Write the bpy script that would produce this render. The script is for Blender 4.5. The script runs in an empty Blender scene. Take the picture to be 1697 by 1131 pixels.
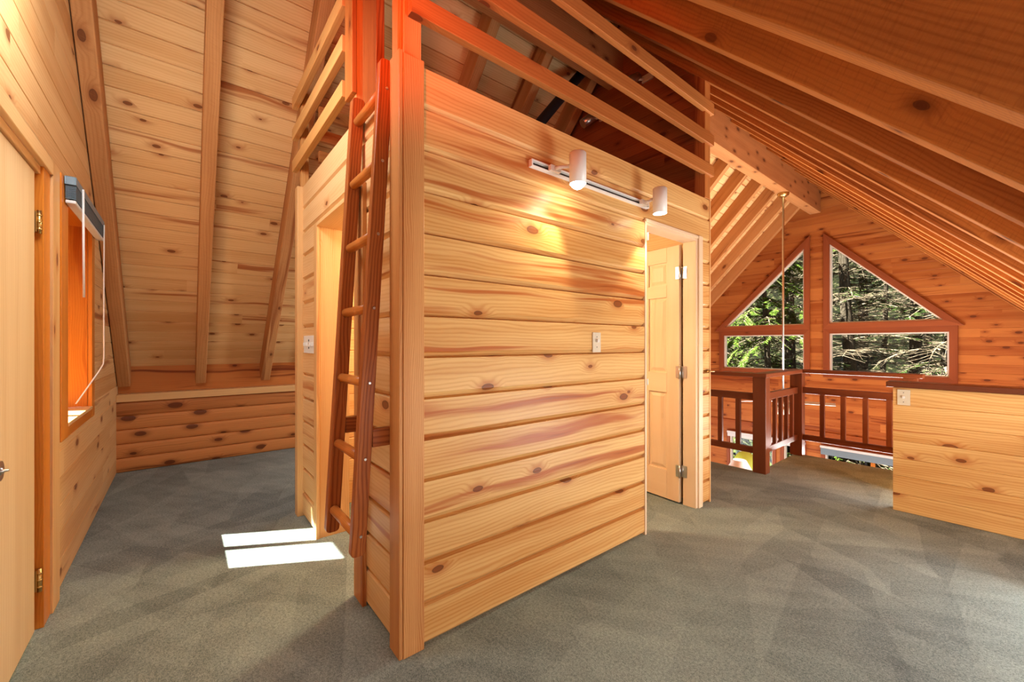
import bpy, bmesh, math, random
from mathutils import Vector, Matrix
V = Vector
random.seed(7)
C = bpy.context.scene.collection
S = bpy.context.scene

# ------------------------------------------------------------------ camera
H = 1.25
F_PX = 679.5
YAW = math.atan((1689 - 848.5) / F_PX)
fwd = V((-math.sin(YAW), math.cos(YAW), 0))
cam_d = bpy.data.cameras.new('camera')
cam = bpy.data.objects.new('camera', cam_d)
C.objects.link(cam)
cam.location = (0, 0, H)
cam.rotation_euler = (math.pi / 2, 0, YAW)
cam_d.sensor_fit = 'HORIZONTAL'
cam_d.sensor_width = 36
cam_d.lens = F_PX / 1697 * 36
cam_d.shift_y = (570 - 565.5) / 1697
cam_d.clip_start = 0.02
cam_d.clip_end = 300
S.camera = cam

# ------------------------------------------------------------------ world, sun, exposure, room and fill lights
w = bpy.data.worlds.new('world')
S.world = w
w.use_nodes = True
bg = w.node_tree.nodes['Background']
bg.inputs[0].default_value = (0.80, 0.90, 1.0, 1)
bg.inputs[1].default_value = 1.6
S.view_settings.view_transform = 'Standard'
S.view_settings.look = 'None'
S.view_settings.gamma = 1
S.view_settings.exposure = 0.08
try:
    S.cycles.use_denoising = True
    S.cycles.max_bounces = 8
    S.cycles.diffuse_bounces = 5
    S.cycles.sample_clamp_indirect = 4
    S.cycles.caustics_reflective = False
    S.cycles.caustics_refractive = False
except Exception:
    pass

def look_rot(d):
    return V(d).to_track_quat('-Z', 'Y').to_euler()

def lamp(kind, name, loc, direction, power, color, size=0.3, size_y=None, spot=None, blend=0.5):
    d = bpy.data.lights.new(name, kind)
    d.energy = power
    d.color = color
    if kind == 'AREA':
        d.shape = 'RECTANGLE'
        d.size = size
        d.size_y = size_y or size
    elif kind == 'SUN':
        d.angle = size
    else:
        d.shadow_soft_size = size
    if kind == 'SPOT':
        d.spot_size = spot
        d.spot_blend = blend
    o = bpy.data.objects.new(name, d)
    C.objects.link(o)
    o.location = loc
    if direction is not None:
        o.rotation_euler = look_rot(direction)
    return o

SUN_DIR = V((0.51, 0.92, -1.15))
lamp('SUN', 'sun', (-5, -10, 12), SUN_DIR, 60.0, (1, 0.95, 0.86), 0.009)
# added unseen fills: behind the camera, at floor level, right of the frame
lamp('AREA', 'window_light_behind', (0.45, -0.40, 0.9), (-0.9, 1.0, -0.1), 11, (0.86, 0.94, 1.0), 1.2, 1.0)
lamp('AREA', 'bay_light', (0.62, 3.2, 0.15), (-0.40, -0.6, 0.8), 85, (0.96, 0.98, 1.0), 0.9, 1.2)
lamp('AREA', 'floor_level_light', (-0.40, 0.60, 0.03), (0.45, 0.0, 1.0), 18, (0.96, 0.98, 1.0), 0.7, 1.0)  # added uplight for the right rafters, below the view
lamp('AREA', 'bay_side_light', (0.9, 2.5, 0.55), (-1.0, -0.1, -0.3), 30, (0.90, 0.96, 1.0), 2.2, 0.7)
# added spot above the frame, reddens the ladder top; no lamp known there
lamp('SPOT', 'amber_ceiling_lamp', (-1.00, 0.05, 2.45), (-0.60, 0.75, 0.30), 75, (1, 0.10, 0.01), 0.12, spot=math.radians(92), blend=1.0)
# fill lights added to brighten the left aisle, no source behind them
lamp('AREA', 'aisle_light', (-2.0, -0.2, 2.7), (-0.9, 0.45, -0.9), 24, (0.90, 0.95, 1.0), 0.6, 0.6)
lamp('AREA', 'aisle_far_light', (-4.3, 2.7, 1.4), (-0.35, -1.0, 0.0), 26, (0.90, 0.95, 1.0), 0.9, 1.4)
# small room inside the partition
lamp('POINT', 'closet_lamp', (-2.55, 1.6, 2.0), None, 75, (1, 0.88, 0.60), 0.12)
# added fills out of view in the living room below and the stairwell
lamp('AREA', 'living_room_light', (-1.6, 7.2, -2.2), (-0.05, 0.1, 1.0), 110, (0.95, 0.97, 1.0), 3.0, 2.5)
lamp('AREA', 'living_room_window_glow', (-1.35, 7.3, -0.82), (0.15, -0.62, 0.8), 300, (1.0, 0.97, 0.92), 1.6, 1.0)  # added to light rafter undersides, hidden below the floor edge
lamp('AREA', 'living_room_light_left', (-4.6, 6.6, -1.6), (0.7, 0.7, 0.6), 60, (0.95, 0.97, 1.0), 1.2, 1.2)
lamp('AREA', 'stairwell_light', (0.05, 4.85, 0.30), (-0.25, -0.60, 0.8), 75, (1.0, 0.97, 0.92), 0.9, 0.9)  # added behind the low wall to brighten the rafters from below
lamp('AREA', 'stairwell_wall_light', (0.6, 6.6, 0.2), (-0.8, 0.5, 0.3), 30, (0.95, 0.97, 1.0), 1.2, 1.6)

# ------------------------------------------------------------------ materials
def new_mat(name):
    m = bpy.data.materials.new(name)
    m.use_nodes = True
    nt = m.node_tree
    b = nt.nodes['Principled BSDF']
    return m, nt, b

class NB:
    def __init__(s, nt): s.nt = nt
    def n(s, t, **k):
        x = s.nt.nodes.new(t)
        for a, v in k.items(): setattr(x, a, v)
        return x
    def l(s, a, b): s.nt.links.new(a, b)
    def set(s, sock, v):
        if isinstance(v, bpy.types.NodeSocket): s.l(v, sock)
        else: sock.default_value = v
    def m(s, op, a, b=0.0, c=None, clamp=False):
        x = s.n('ShaderNodeMath', operation=op)
        x.use_clamp = clamp
        s.set(x.inputs[0], a); s.set(x.inputs[1], b)
        if c is not None: s.set(x.inputs[2], c)
        return x.outputs[0]
    def xyz(s, a, b, c=0.0):
        x = s.n('ShaderNodeCombineXYZ')
        s.set(x.inputs[0], a); s.set(x.inputs[1], b); s.set(x.inputs[2], c)
        return x.outputs[0]
    def noise(s, vec, scale=1.0, detail=2.0, rough=0.5, dist=0.0):
        x = s.n('ShaderNodeTexNoise')
        s.l(vec, x.inputs['Vector'])
        x.inputs['Scale'].default_value = scale
        x.inputs['Detail'].default_value = detail
        x.inputs['Roughness'].default_value = rough
        x.inputs['Distortion'].default_value = dist
        return x.outputs[0]
    def ramp(s, f, a, b, lo=0.0, hi=1.0, smooth=True):
        x = s.n('ShaderNodeMapRange')
        if smooth: x.interpolation_type = 'SMOOTHSTEP'
        s.set(x.inputs[0], f); s.set(x.inputs[1], a); s.set(x.inputs[2], b)
        x.inputs[3].default_value = lo; x.inputs[4].default_value = hi
        return x.outputs[0]
    def mix(s, f, a, b):
        x = s.n('ShaderNodeMix', data_type='RGBA')
        s.set(x.inputs[0], f)
        for i, v in ((6, a), (7, b)):
            if isinstance(v, tuple): x.inputs[i].default_value = (*v[:3], 1)
            else: s.l(v, x.inputs[i])
        return x.outputs[2]

def srgb(r, g, b):
    return tuple(((c / 255) / 12.92 if c <= 10 else ((c / 255 + 0.055) / 1.055) ** 2.4) for c in (r, g, b))

def wood(name, light, dark, streak, knot=(0.10, 0.028, 0.010), knots=0.5, streaks=0.4, grain=0.35,
         freq=55.0, rough=0.42, tone=0.25, bump=0.12, sawn=0.0, knot_size=1.0):
    m, nt, bs = new_mat(name)
    q = NB(nt)
    uv = q.n('ShaderNodeUVMap'); uv.uv_map = 'UVMap'
    sp = q.n('ShaderNodeSeparateXYZ'); q.l(uv.outputs[0], sp.inputs[0])
    x, y = sp.outputs[0], sp.outputs[1]
    at = q.n('ShaderNodeAttribute'); at.attribute_name = 'rnd'
    rnd = at.outputs['Fac']
    # slow wander of the grain along the board
    wand = q.noise(q.xyz(q.m('MULTIPLY', x, 1.1), q.m('MULTIPLY', y, 5.0)), 1, 2)
    wob = q.m('MULTIPLY', q.m('SUBTRACT', q.noise(q.xyz(q.m('MULTIPLY', x, 9.0), q.m('MULTIPLY', y, 40.0)), 1, 3), 0.5), 0.010)
    # knots
    vo = q.n('ShaderNodeTexVoronoi'); vo.voronoi_dimensions = '2D'
    wx = q.m('ADD', q.m('MULTIPLY', x, 3.0), wob)
    wy = q.m('MULTIPLY', q.m('ADD', y, wob), 6.0)
    q.l(q.xyz(wx, wy), vo.inputs['Vector'])
    vo.inputs['Scale'].default_value = 1.0
    d = vo.outputs['Distance']
    cs = q.n('ShaderNodeSeparateColor'); q.l(vo.outputs['Color'], cs.inputs[0])
    exist = q.ramp(cs.outputs[0], 1.0 - knots - 0.01, 1.0 - knots, 0, 1, False)
    rad = q.m('MULTIPLY', q.m('ADD', 0.035, q.m('MULTIPLY', cs.outputs[1], 0.075)), knot_size)
    core = q.m('MULTIPLY', q.ramp(d, q.m('MULTIPLY', rad, 0.75), rad, 1, 0), exist)
    ring = q.m('MULTIPLY', q.ramp(q.m('ABSOLUTE', q.m('SUBTRACT', d, rad)), 0.0, q.m('MULTIPLY', rad, 0.30), 1, 0), exist)
    halo = q.m('MULTIPLY', q.ramp(d, rad, q.m('ADD', rad, 0.28), 1, 0), exist)
    # growth rings
    yy = q.m('ADD', y, q.m('MULTIPLY', wand, 0.10))
    yy = q.m('ADD', yy, wob)
    yy = q.m('ADD', yy, q.m('MULTIPLY', halo, 0.035))
    s1 = q.m('SINE', q.m('MULTIPLY', yy, freq * 6.28))
    s1 = q.m('POWER', q.m('MULTIPLY', q.m('ADD', s1, 1.0), 0.5), 2.2)
    fib = q.noise(q.xyz(q.m('MULTIPLY', x, 4.0), q.m('MULTIPLY', y, 260.0)), 1, 2)
    broad = q.noise(q.xyz(q.m('MULTIPLY', x, 0.7), q.m('MULTIPLY', y, 11.0)), 1, 2)
    g = q.m('MULTIPLY', q.m('ADD', q.m('MULTIPLY', s1, 0.75), q.m('MULTIPLY', fib, 0.6)), grain)
    g = q.m('ADD', g, q.m('MULTIPLY', q.ramp(broad, 0.35, 0.7), 0.38))
    g = q.m('ADD', g, q.m('MULTIPLY', q.m('SUBTRACT', rnd, 0.5), tone * 2), clamp=True)
    col = q.mix(g, light, dark)
    # reddish heartwood streaks with soft edges
    st = q.noise(q.xyz(q.m('MULTIPLY', x, 0.55), q.m('ADD', q.m('MULTIPLY', y, 13.0), q.m('MULTIPLY', wand, 1.3))), 1, 3, 0.55)
    stm = q.ramp(st, 0.54, 0.66)
    pick = q.ramp(q.m('FRACT', q.m('MULTIPLY', rnd, 7.31)), 1.0 - streaks, 1.0 - streaks + 0.05)
    stm = q.m('MULTIPLY', q.m('MULTIPLY', stm, pick), 0.85)
    stm = q.m('MAXIMUM', stm, q.m('MULTIPLY', q.m('MULTIPLY', halo, halo), 0.55))
    col = q.mix(stm, col, streak)
    col = q.mix(q.m('MULTIPLY', q.m('MULTIPLY', q.ramp(st, 0.67, 0.72), pick), 0.55), col, tuple(0.45 * a + 0.55 * b for a, b in zip(knot, streak)))
    col = q.mix(q.m('MULTIPLY', core, 0.85), col, tuple(0.7 * a + 0.3 * b for a, b in zip(knot, streak)))
    col = q.mix(q.m('MULTIPLY', ring, 0.85), col, knot)
    h = q.m('ADD', q.m('MULTIPLY', s1, 0.3), q.m('MULTIPLY', fib, 0.5))
    if sawn:
        sw = q.noise(q.xyz(q.m('ADD', q.m('MULTIPLY', x, 120.0), q.m('MULTIPLY', y, 40.0)), q.m('MULTIPLY', y, 14.0)), 1, 4)
        h = q.m('ADD', q.m('MULTIPLY', h, 0.4), q.m('MULTIPLY', sw, sawn))
        col = q.mix(q.ramp(sw, 0.5, 0.75, 0, 0.35 * min(sawn, 1)), col, dark)
    bp = q.n('ShaderNodeBump'); bp.inputs['Strength'].default_value = bump
    bp.inputs['Distance'].default_value = 0.004
    q.l(h, bp.inputs['Height'])
    q.l(bp.outputs[0], bs.inputs['Normal'])
    q.l(col, bs.inputs['Base Color'])
    bs.inputs['Roughness'].default_value = rough
    bs.inputs['Specular IOR Level'].default_value = 0.16
    return m

def plain(name, col, rough=0.5, metal=0.0, var=0.06, scale=30.0, spec=0.5):
    m, nt, bs = new_mat(name)
    q = NB(nt)
    tc = q.n('ShaderNodeTexCoord')
    nz = q.noise(tc.outputs['Object'], scale, 3)
    c = q.mix(nz, tuple(x * (1 - var) for x in col), tuple(min(1, x * (1 + var)) for x in col))
    q.l(c, bs.inputs['Base Color'])
    bs.inputs['Roughness'].default_value = rough
    bs.inputs['Metallic'].default_value = metal
    bs.inputs['Specular IOR Level'].default_value = spec
    return m

M = {}
M['pine'] = wood('pine_boards', srgb(226, 184, 118), srgb(190, 128, 62), srgb(172, 88, 36), knots=0.30, streaks=0.6, rough=0.36, grain=0.45)
M['pine_side'] = wood('pine_boards_side', srgb(228, 190, 136), srgb(206, 154, 94), srgb(182, 108, 58), knots=0.26, streaks=0.3, rough=0.4)
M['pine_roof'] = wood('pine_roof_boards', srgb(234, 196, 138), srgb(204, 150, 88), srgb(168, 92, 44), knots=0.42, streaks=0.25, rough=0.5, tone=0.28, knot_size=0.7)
M['pine_gable'] = wood('pine_gable_boards', srgb(226, 184, 126), srgb(198, 142, 84), srgb(164, 94, 48), knots=0.2, streaks=0.5, rough=0.45, tone=0.35)
M['pine_trim'] = wood('pine_trim', srgb(226, 184, 126), srgb(200, 144, 84), srgb(176, 96, 46), knots=0.04, streaks=0.1, rough=0.38, freq=90)
M['fir_post'] = wood('fir_post', srgb(212, 158, 98), srgb(178, 110, 58), srgb(160, 84, 38), knots=0.03, streaks=0.5, rough=0.4, freq=110, grain=0.6)
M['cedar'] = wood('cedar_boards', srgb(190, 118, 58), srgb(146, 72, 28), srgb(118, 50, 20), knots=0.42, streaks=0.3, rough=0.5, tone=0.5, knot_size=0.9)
M['cedar_trim'] = wood('cedar_trim', srgb(156, 86, 50), srgb(126, 62, 34), srgb(104, 46, 24), knots=0.02, streaks=0.1, rough=0.45, freq=90)
M['log_cedar'] = wood('log_siding_cedar', srgb(206, 136, 76), srgb(150, 86, 42), srgb(120, 60, 26), knots=0.5, streaks=0.6, rough=0.5, tone=0.45, knot_size=1.4)
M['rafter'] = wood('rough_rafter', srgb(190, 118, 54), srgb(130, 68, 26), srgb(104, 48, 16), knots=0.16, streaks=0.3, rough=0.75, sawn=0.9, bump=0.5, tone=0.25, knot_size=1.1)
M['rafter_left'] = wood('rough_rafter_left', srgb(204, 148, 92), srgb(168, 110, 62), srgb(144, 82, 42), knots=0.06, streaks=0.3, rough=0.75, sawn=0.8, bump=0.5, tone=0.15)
M['beam'] = wood('ridge_beam_wood', srgb(190, 132, 80), srgb(152, 92, 50), srgb(116, 62, 30), knots=0.5, streaks=0.8, rough=0.7, sawn=0.6, bump=0.4)
M['loft_rail'] = wood('loft_rail_wood', srgb(188, 120, 62), srgb(150, 82, 36), srgb(126, 60, 26), knots=0.22, streaks=0.3, rough=0.5)
M['side_rail'] = wood('side_rail_wood', srgb(222, 172, 104), srgb(196, 134, 72), srgb(168, 90, 42), knots=0.06, streaks=0.1, rough=0.5)
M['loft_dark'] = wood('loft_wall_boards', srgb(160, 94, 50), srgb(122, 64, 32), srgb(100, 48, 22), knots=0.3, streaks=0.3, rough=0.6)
M['ladder'] = wood('ladder_redwood', srgb(190, 114, 58), srgb(134, 70, 34), srgb(116, 54, 24), knots=0.03, streaks=0.2, rough=0.32, freq=60, grain=0.7)
M['rung'] = wood('ladder_rung_wood', srgb(206, 132, 64), srgb(176, 98, 42), srgb(160, 80, 32), knots=0.0, streaks=0.1, rough=0.3, freq=120)
M['guard'] = wood('guard_railing_mahogany', srgb(116, 62, 36), srgb(84, 42, 24), srgb(72, 32, 16), knots=0.02, streaks=0.2, rough=0.30, freq=90)
M['door_fir'] = wood('door_fir', srgb(230, 204, 168), srgb(216, 184, 144), srgb(200, 160, 118), knots=0.0, streaks=0.1, rough=0.38, freq=140, grain=0.25, tone=0.06)
M['door_maple'] = wood('door_birch', srgb(230, 202, 156), srgb(212, 176, 124), srgb(198, 156, 104), knots=0.0, streaks=0.2, rough=0.42, freq=40, grain=0.3, tone=0.05)
M['varnish'] = wood('varnished_casing', srgb(212, 132, 48), srgb(182, 98, 26), srgb(170, 82, 20), knots=0.02, streaks=0.3, rough=0.3, freq=90)
M['jamb_dark'] = wood('jamb_dark', srgb(160, 84, 36), srgb(120, 56, 22), srgb(110, 48, 18), knots=0.0, streaks=0.1, rough=0.4)
M['white'] = plain('white_enamel', (0.80, 0.77, 0.70), 0.35)
M['almond'] = plain('almond_plastic', (0.66, 0.58, 0.42), 0.35)
M['black'] = plain('black_metal', (0.012, 0.013, 0.016), 0.5)
M['brass'] = plain('brass', (0.62, 0.42, 0.16), 0.3, 1.0)
M['nickel'] = plain('nickel', (0.66, 0.64, 0.60), 0.32, 1.0)
M['blind'] = plain('blind_blue_grey', (0.15, 0.21, 0.24), 0.4)
M['blind_white'] = plain('blind_white', (0.62, 0.62, 0.58), 0.4)
M['cord'] = plain('cord_white', (0.75, 0.72, 0.66), 0.6)
M['lime'] = plain('lime_shade', (0.50, 0.62, 0.08), 0.5)
M['fan_brown'] = plain('fan_motor_bronze', (0.16, 0.08, 0.04), 0.4, 0.3)
M['vinyl'] = plain('window_vinyl', (0.80, 0.74, 0.62), 0.4)
M['gap'] = plain('dark_gap', (0.03, 0.016, 0.01), 0.9)

def shade_mat():
    m, nt, bs = new_mat('white_lampshade')
    bs.inputs['Base Color'].default_value = (0.86, 0.84, 0.80, 1)
    bs.inputs['Roughness'].default_value = 0.8
    return m
M['shade'] = shade_mat()

def emis(name, col, s):
    m, nt, bs = new_mat(name)
    bs.inputs['Base Color'].default_value = (*col, 1)
    bs.inputs['Emission Color'].default_value = (*col, 1)
    bs.inputs['Emission Strength'].default_value = s
    return m
M['bulb'] = emis('lit_bulb', (1, 0.90, 0.72), 60)

def glass_mat():
    m, nt, bs = new_mat('window_glass')
    q = NB(nt)
    out = nt.nodes['Material Output']
    tr = q.n('ShaderNodeBsdfTransparent'); tr.inputs[0].default_value = (0.97, 0.98, 0.97, 1)
    gl = q.n('ShaderNodeBsdfGlossy'); gl.inputs['Roughness'].default_value = 0.02
    fr = q.n('ShaderNodeFresnel'); fr.inputs[0].default_value = 1.45
    mx = q.n('ShaderNodeMixShader')
    q.l(q.m('MULTIPLY', fr.outputs[0], 0.3), mx.inputs[0])
    q.l(tr.outputs[0], mx.inputs[1]); q.l(gl.outputs[0], mx.inputs[2])
    q.l(mx.outputs[0], out.inputs[0])
    return m
M['glass'] = glass_mat()

def carpet_mat():
    m, nt, bs = new_mat('carpet_grey_green')
    q = NB(nt)
    tc = q.n('ShaderNodeTexCoord'); o = tc.outputs['Object']
    sp = q.n('ShaderNodeSeparateXYZ'); q.l(o, sp.inputs[0])
    wv = q.noise(o, 1.6, 2)
    # brushed pile: overlapping vacuum strokes in three directions
    tot = None
    for ang, sx, sy, seed, wgt in ((0.35, 0.9, 3.2, 3.1, 1.0), (1.35, 0.8, 3.6, 9.7, 0.8), (-0.65, 1.1, 2.6, 17.3, 0.7)):
        mp = q.n('ShaderNodeMapping')
        mp.inputs['Rotation'].default_value = (0, 0, ang)
        mp.inputs['Location'].default_value = (seed, seed * 0.7, 0)
        q.l(o, mp.inputs['Vector'])
        m2 = q.n('ShaderNodeMapping'); m2.inputs['Scale'].default_value = (sx, sy, 0.0)
        q.l(mp.outputs[0], m2.inputs['Vector'])
        vo = q.n('ShaderNodeTexVoronoi'); vo.voronoi_dimensions = '2D'
        vo.feature = 'SMOOTH_F1'; vo.inputs['Smoothness'].default_value = 0.05
        q.l(m2.outputs[0], vo.inputs['Vector']); vo.inputs['Scale'].default_value = 1.5
        s2 = q.n('ShaderNodeSeparateColor'); q.l(vo.outputs['Color'], s2.inputs[0])
        t = q.m('MULTIPLY', q.m('SUBTRACT', s2.outputs[0], 0.5), wgt)
        tot = t if tot is None else q.m('ADD', tot, t)
    big = q.m('SUBTRACT', q.noise(o, 1.3, 3), 0.5)
    str_ = q.m('SUBTRACT', q.noise(q.xyz(q.m('ADD', q.m('MULTIPLY', sp.outputs[0], 2.0), q.m('MULTIPLY', sp.outputs[1], 1.5)), q.m('SUBTRACT', q.m('MULTIPLY', sp.outputs[1], 7.0), q.m('MULTIPLY', sp.outputs[0], 5.0))), 1, 3), 0.5)
    f = q.m('ADD', 0.5, q.m('ADD', q.m('MULTIPLY', tot, 0.42), q.m('ADD', q.m('MULTIPLY', big, 0.8), q.m('MULTIPLY', str_, 0.9))), clamp=True)
    fine = q.noise(o, 260, 3, 0.8)
    mid = q.noise(o, 90, 3, 0.8)
    col = q.mix(f, srgb(88, 106, 108), srgb(158, 176, 170))
    f2 = q.m('ADD', q.m('MULTIPLY', fine, 0.6), q.m('MULTIPLY', mid, 0.4))
    col = q.mix(q.ramp(f2, 0.36, 0.64), q.mix(0.60, col, (0.02, 0.025, 0.02)), q.mix(0.22, col, (0.75, 0.76, 0.66)))
    bp = q.n('ShaderNodeBump'); bp.inputs['Strength'].default_value = 0.7
    bp.inputs['Distance'].default_value = 0.006
    q.l(f2, bp.inputs['Height']); q.l(bp.outputs[0], bs.inputs['Normal'])
    q.l(col, bs.inputs['Base Color'])
    bs.inputs['Roughness'].default_value = 0.95
    bs.inputs['Specular IOR Level'].default_value = 0.1
    return m
M['carpet'] = carpet_mat()

def noise_mat(name, cols, scale, rough=0.9, stretch=(1, 1, 1)):
    m, nt, bs = new_mat(name)
    q = NB(nt)
    tc = q.n('ShaderNodeTexCoord')
    mp = q.n('ShaderNodeMapping'); mp.inputs['Scale'].default_value = stretch
    q.l(tc.outputs['Object'], mp.inputs['Vector'])
    nz = q.noise(mp.outputs[0], scale, 5, 0.65)
    cr = q.n('ShaderNodeValToRGB')
    el = cr.color_ramp.elements
    n = len(cols)
    for i, c in enumerate(cols):
        p = 0.3 + 0.4 * i / (n - 1)
        e = el[i] if i < 2 else el.new(p)
        e.position = p; e.color = (*c, 1)
    q.l(nz, cr.inputs[0]); q.l(cr.outputs[0], bs.inputs['Base Color'])
    bs.inputs['Roughness'].default_value = rough
    bs.inputs['Specular IOR Level'].default_value = 0.05
    return m
M['bark'] = noise_mat('bark', [(0.015, 0.012, 0.008), (0.035, 0.028, 0.019), (0.09, 0.075, 0.055)], 6, stretch=(3, 3, 0.6))
M['twig'] = noise_mat('dead_twigs', [(0.04, 0.03, 0.018), (0.13, 0.10, 0.065), (0.32, 0.27, 0.19)], 8)
M['needles'] = noise_mat('needles_green', [(0.015, 0.03, 0.004), (0.045, 0.08, 0.010), (0.11, 0.16, 0.025)], 9)
M['needles_dark'] = noise_mat('needles_dark_green', [(0.005, 0.012, 0.003), (0.015, 0.03, 0.006), (0.045, 0.07, 0.014)], 9)
M['forest_floor'] = noise_mat('forest_floor', [(0.001, 0.001, 0.0006), (0.003, 0.003, 0.0015), (0.006, 0.009, 0.002), (0.09, 0.075, 0.045)], 3.5)
M['hardwood'] = wood('lower_floor_boards', srgb(196, 140, 84), srgb(160, 104, 56), srgb(140, 84, 44), knots=0.1)
M['deck'] = plain('deck_grey', (0.34, 0.34, 0.34), 0.7)

# ------------------------------------------------------------------ mesh helpers
class MB:
    """collects prisms into one mesh with a grain UV map and a per-board tone"""
    def __init__(s):
        s.v = []; s.f = []; s.uv = []; s.r = []; s.sm = []
    def face(s, pts, uvs, r, smooth=False):
        i = len(s.v)
        s.v += [tuple(p) for p in pts]
        s.f.append(tuple(range(i, i + len(pts)))); s.uv.append(uvs); s.r.append(r); s.sm.append(smooth)
    def prism(s, O, ex, ey, ez, prof, a0, a1, r=None, uo=None, vo=None, smooth=False):
        """prof: closed polygon of (b, out) in ey/ez ; extruded along ex from a0(b) to a1(b)"""
        r = random.random() if r is None else r
        uo = random.uniform(0, 60) if uo is None else uo
        vo = random.uniform(0, 60) if vo is None else vo
        A0 = a0 if callable(a0) else (lambda b: a0)
        A1 = a1 if callable(a1) else (lambda b: a1)
        P0 = [O + ex * A0(b) + ey * b + ez * c for b, c in prof]
        P1 = [O + ex * A1(b) + ey * b + ez * c for b, c in prof]
        n = len(prof); per = 0.0
        for i in range(n):
            j = (i + 1) % n
            L = math.hypot(prof[j][0] - prof[i][0], prof[j][1] - prof[i][1])
            bi, bj = prof[i][0], prof[j][0]
            s.face([P0[i], P1[i], P1[j], P0[j]],
                   [(uo + A0(bi), vo + per), (uo + A1(bi), vo + per), (uo + A1(bj), vo + per + L), (uo + A0(bj), vo + per + L)], r, smooth)
            per += L
        s.face(list(reversed(P0)), [(uo + c, vo + b) for b, c in reversed(prof)], r)
        s.face(P1, [(uo + c, vo + b) for b, c in prof], r)
    def beam(s, p0, p1, wv, hv, r=None):
        """bar from p0 to p1, wv and hv full-width vectors across"""
        p0, p1, wv, hv = V(p0), V(p1), V(wv), V(hv)
        ex = (p1 - p0); L = ex.length; ex /= L
        a, b = wv.length, hv.length
        s.prism(p0, ex, wv / a, hv / b, [(-a / 2, -b / 2), (a / 2, -b / 2), (a / 2, b / 2), (-a / 2, b / 2)], 0, L, r)
    def box(s, x0, x1, y0, y1, z0, z1, g='x', r=None):
        c = V(((x0 + x1) / 2, (y0 + y1) / 2, (z0 + z1) / 2))
        dx, dy, dz = x1 - x0, y1 - y0, z1 - z0
        if g == 'x': s.beam((x0, c.y, c.z), (x1, c.y, c.z), (0, dy, 0), (0, 0, dz), r)
        elif g == 'y': s.beam((c.x, y0, c.z), (c.x, y1, c.z), (0, 0, dz), (dx, 0, 0), r)
        else: s.beam((c.x, c.y, z0), (c.x, c.y, z1), (dx, 0, 0), (0, dy, 0), r)
    def tube(s, pts, rads, seg=12, caps=True, smooth=True):
        pts = [V(p) for p in pts]
        if not isinstance(rads, (list, tuple)): rads = [rads] * len(pts)
        r = random.random(); uo = random.uniform(0, 50)
        rings = []
        up0 = None
        for i, p in enumerate(pts):
            t = (pts[min(i + 1, len(pts) - 1)] - pts[max(i - 1, 0)]).normalized()
            if up0 is None:
                up0 = V((0, 0, 1)) if abs(t.z) < 0.9 else V((1, 0, 0))
            a = t.cross(up0).normalized(); b = t.cross(a).normalized()
            up0 = -b if False else up0
            rings.append([p + (a * math.cos(k * 2 * math.pi / seg) + b * math.sin(k * 2 * math.pi / seg)) * rads[i] for k in range(seg)])
        L = 0
        for i in range(len(pts) - 1):
            dL = (pts[i + 1] - pts[i]).length
            for k in range(seg):
                k2 = (k + 1) % seg
                pr = 2 * math.pi * max(rads[i], 0.001) / seg
                s.face([rings[i][k], rings[i + 1][k], rings[i + 1][k2], rings[i][k2]],
                       [(uo + L, k * pr), (uo + L + dL, k * pr), (uo + L + dL, (k + 1) * pr), (uo + L, (k + 1) * pr)], r, smooth)
            L += dL
        if caps:
            s.face(rings[0], [(0, 0)] * seg, r); s.face(list(reversed(rings[-1])), [(0, 0)] * seg, r)
    def build(s, name, mat, parent=None, bevel=0.0, origin=None, weld=False):
        me = bpy.data.meshes.new(name)
        o0 = V(origin) if origin is not None else V((0, 0, 0))
        me.from_pydata([(x - o0.x, y - o0.y, z - o0.z) for x, y, z in s.v], [], s.f)
        uvl = me.uv_layers.new(name='UVMap')
        i = 0
        for fuv in s.uv:
            for u in fuv:
                uvl.data[i].uv = u; i += 1
        at = me.attributes.new('rnd', 'FLOAT', 'FACE')
        at.data.foreach_set('value', s.r)
        me.polygons.foreach_set('use_smooth', s.sm)
        me.update()
        bm = bmesh.new(); bm.from_mesh(me)
        bmesh.ops.remove_doubles(bm, verts=bm.verts, dist=1e-5)
        bmesh.ops.recalc_face_normals(bm, faces=bm.faces)
        bm.to_mesh(me); bm.free()
        o = bpy.data.objects.new(name, me)
        C.objects.link(o)
        if parent is not None:
            o.parent = parent
            o.location = o0 - V(parent.location) if not parent.parent else o0 - V(parent.location) - V(parent.parent.location)
        else:
            o.location = o0
        me.materials.append(M[mat] if isinstance(mat, str) else mat)
        if bevel:
            b = o.modifiers.new('bevel', 'BEVEL'); b.width = bevel; b.segments = 2; b.limit_method = 'ANGLE'
        return o

def tag(o, label=None, cat=None, group=None, kind=None):
    if label: o['label'] = label
    if cat: o['category'] = cat
    if group: o['group'] = group
    if kind: o['kind'] = kind
    return o

def thing(name, label, cat, loc=(0, 0, 0), group=None):
    o = bpy.data.objects.new(name, None); C.objects.link(o)
    o.empty_display_size = 0.1
    o.location = loc
    return tag(o, label, cat, group)

def struct(name, loc=(0, 0, 0), label=None, cat=None):
    o = bpy.data.objects.new(name, None); C.objects.link(o)
    o.location = loc; o.empty_display_size = 0.1
    return tag(o, label, cat, None, 'structure')

def course_prof(b0, b1, lo, up, depth, t):
    """board face profile, flush at 0; bevel lo at the lower edge, up at the upper edge"""
    return [(b0, -t), (b0, -depth), (b0 + lo, 0), (b1 - up, 0), (b1, -depth), (b1, -t)]

def log_prof(b0, b1, depth, t):
    n = 7; pts = [(b0, -t)]
    for i in range(n + 1):
        a = math.pi * i / n
        pts.append((b0 + (b1 - b0) * (1 - math.cos(a)) / 2, -depth + depth * math.sin(a) ** 0.7))
    pts.append((b1, -t))
    return pts

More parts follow.
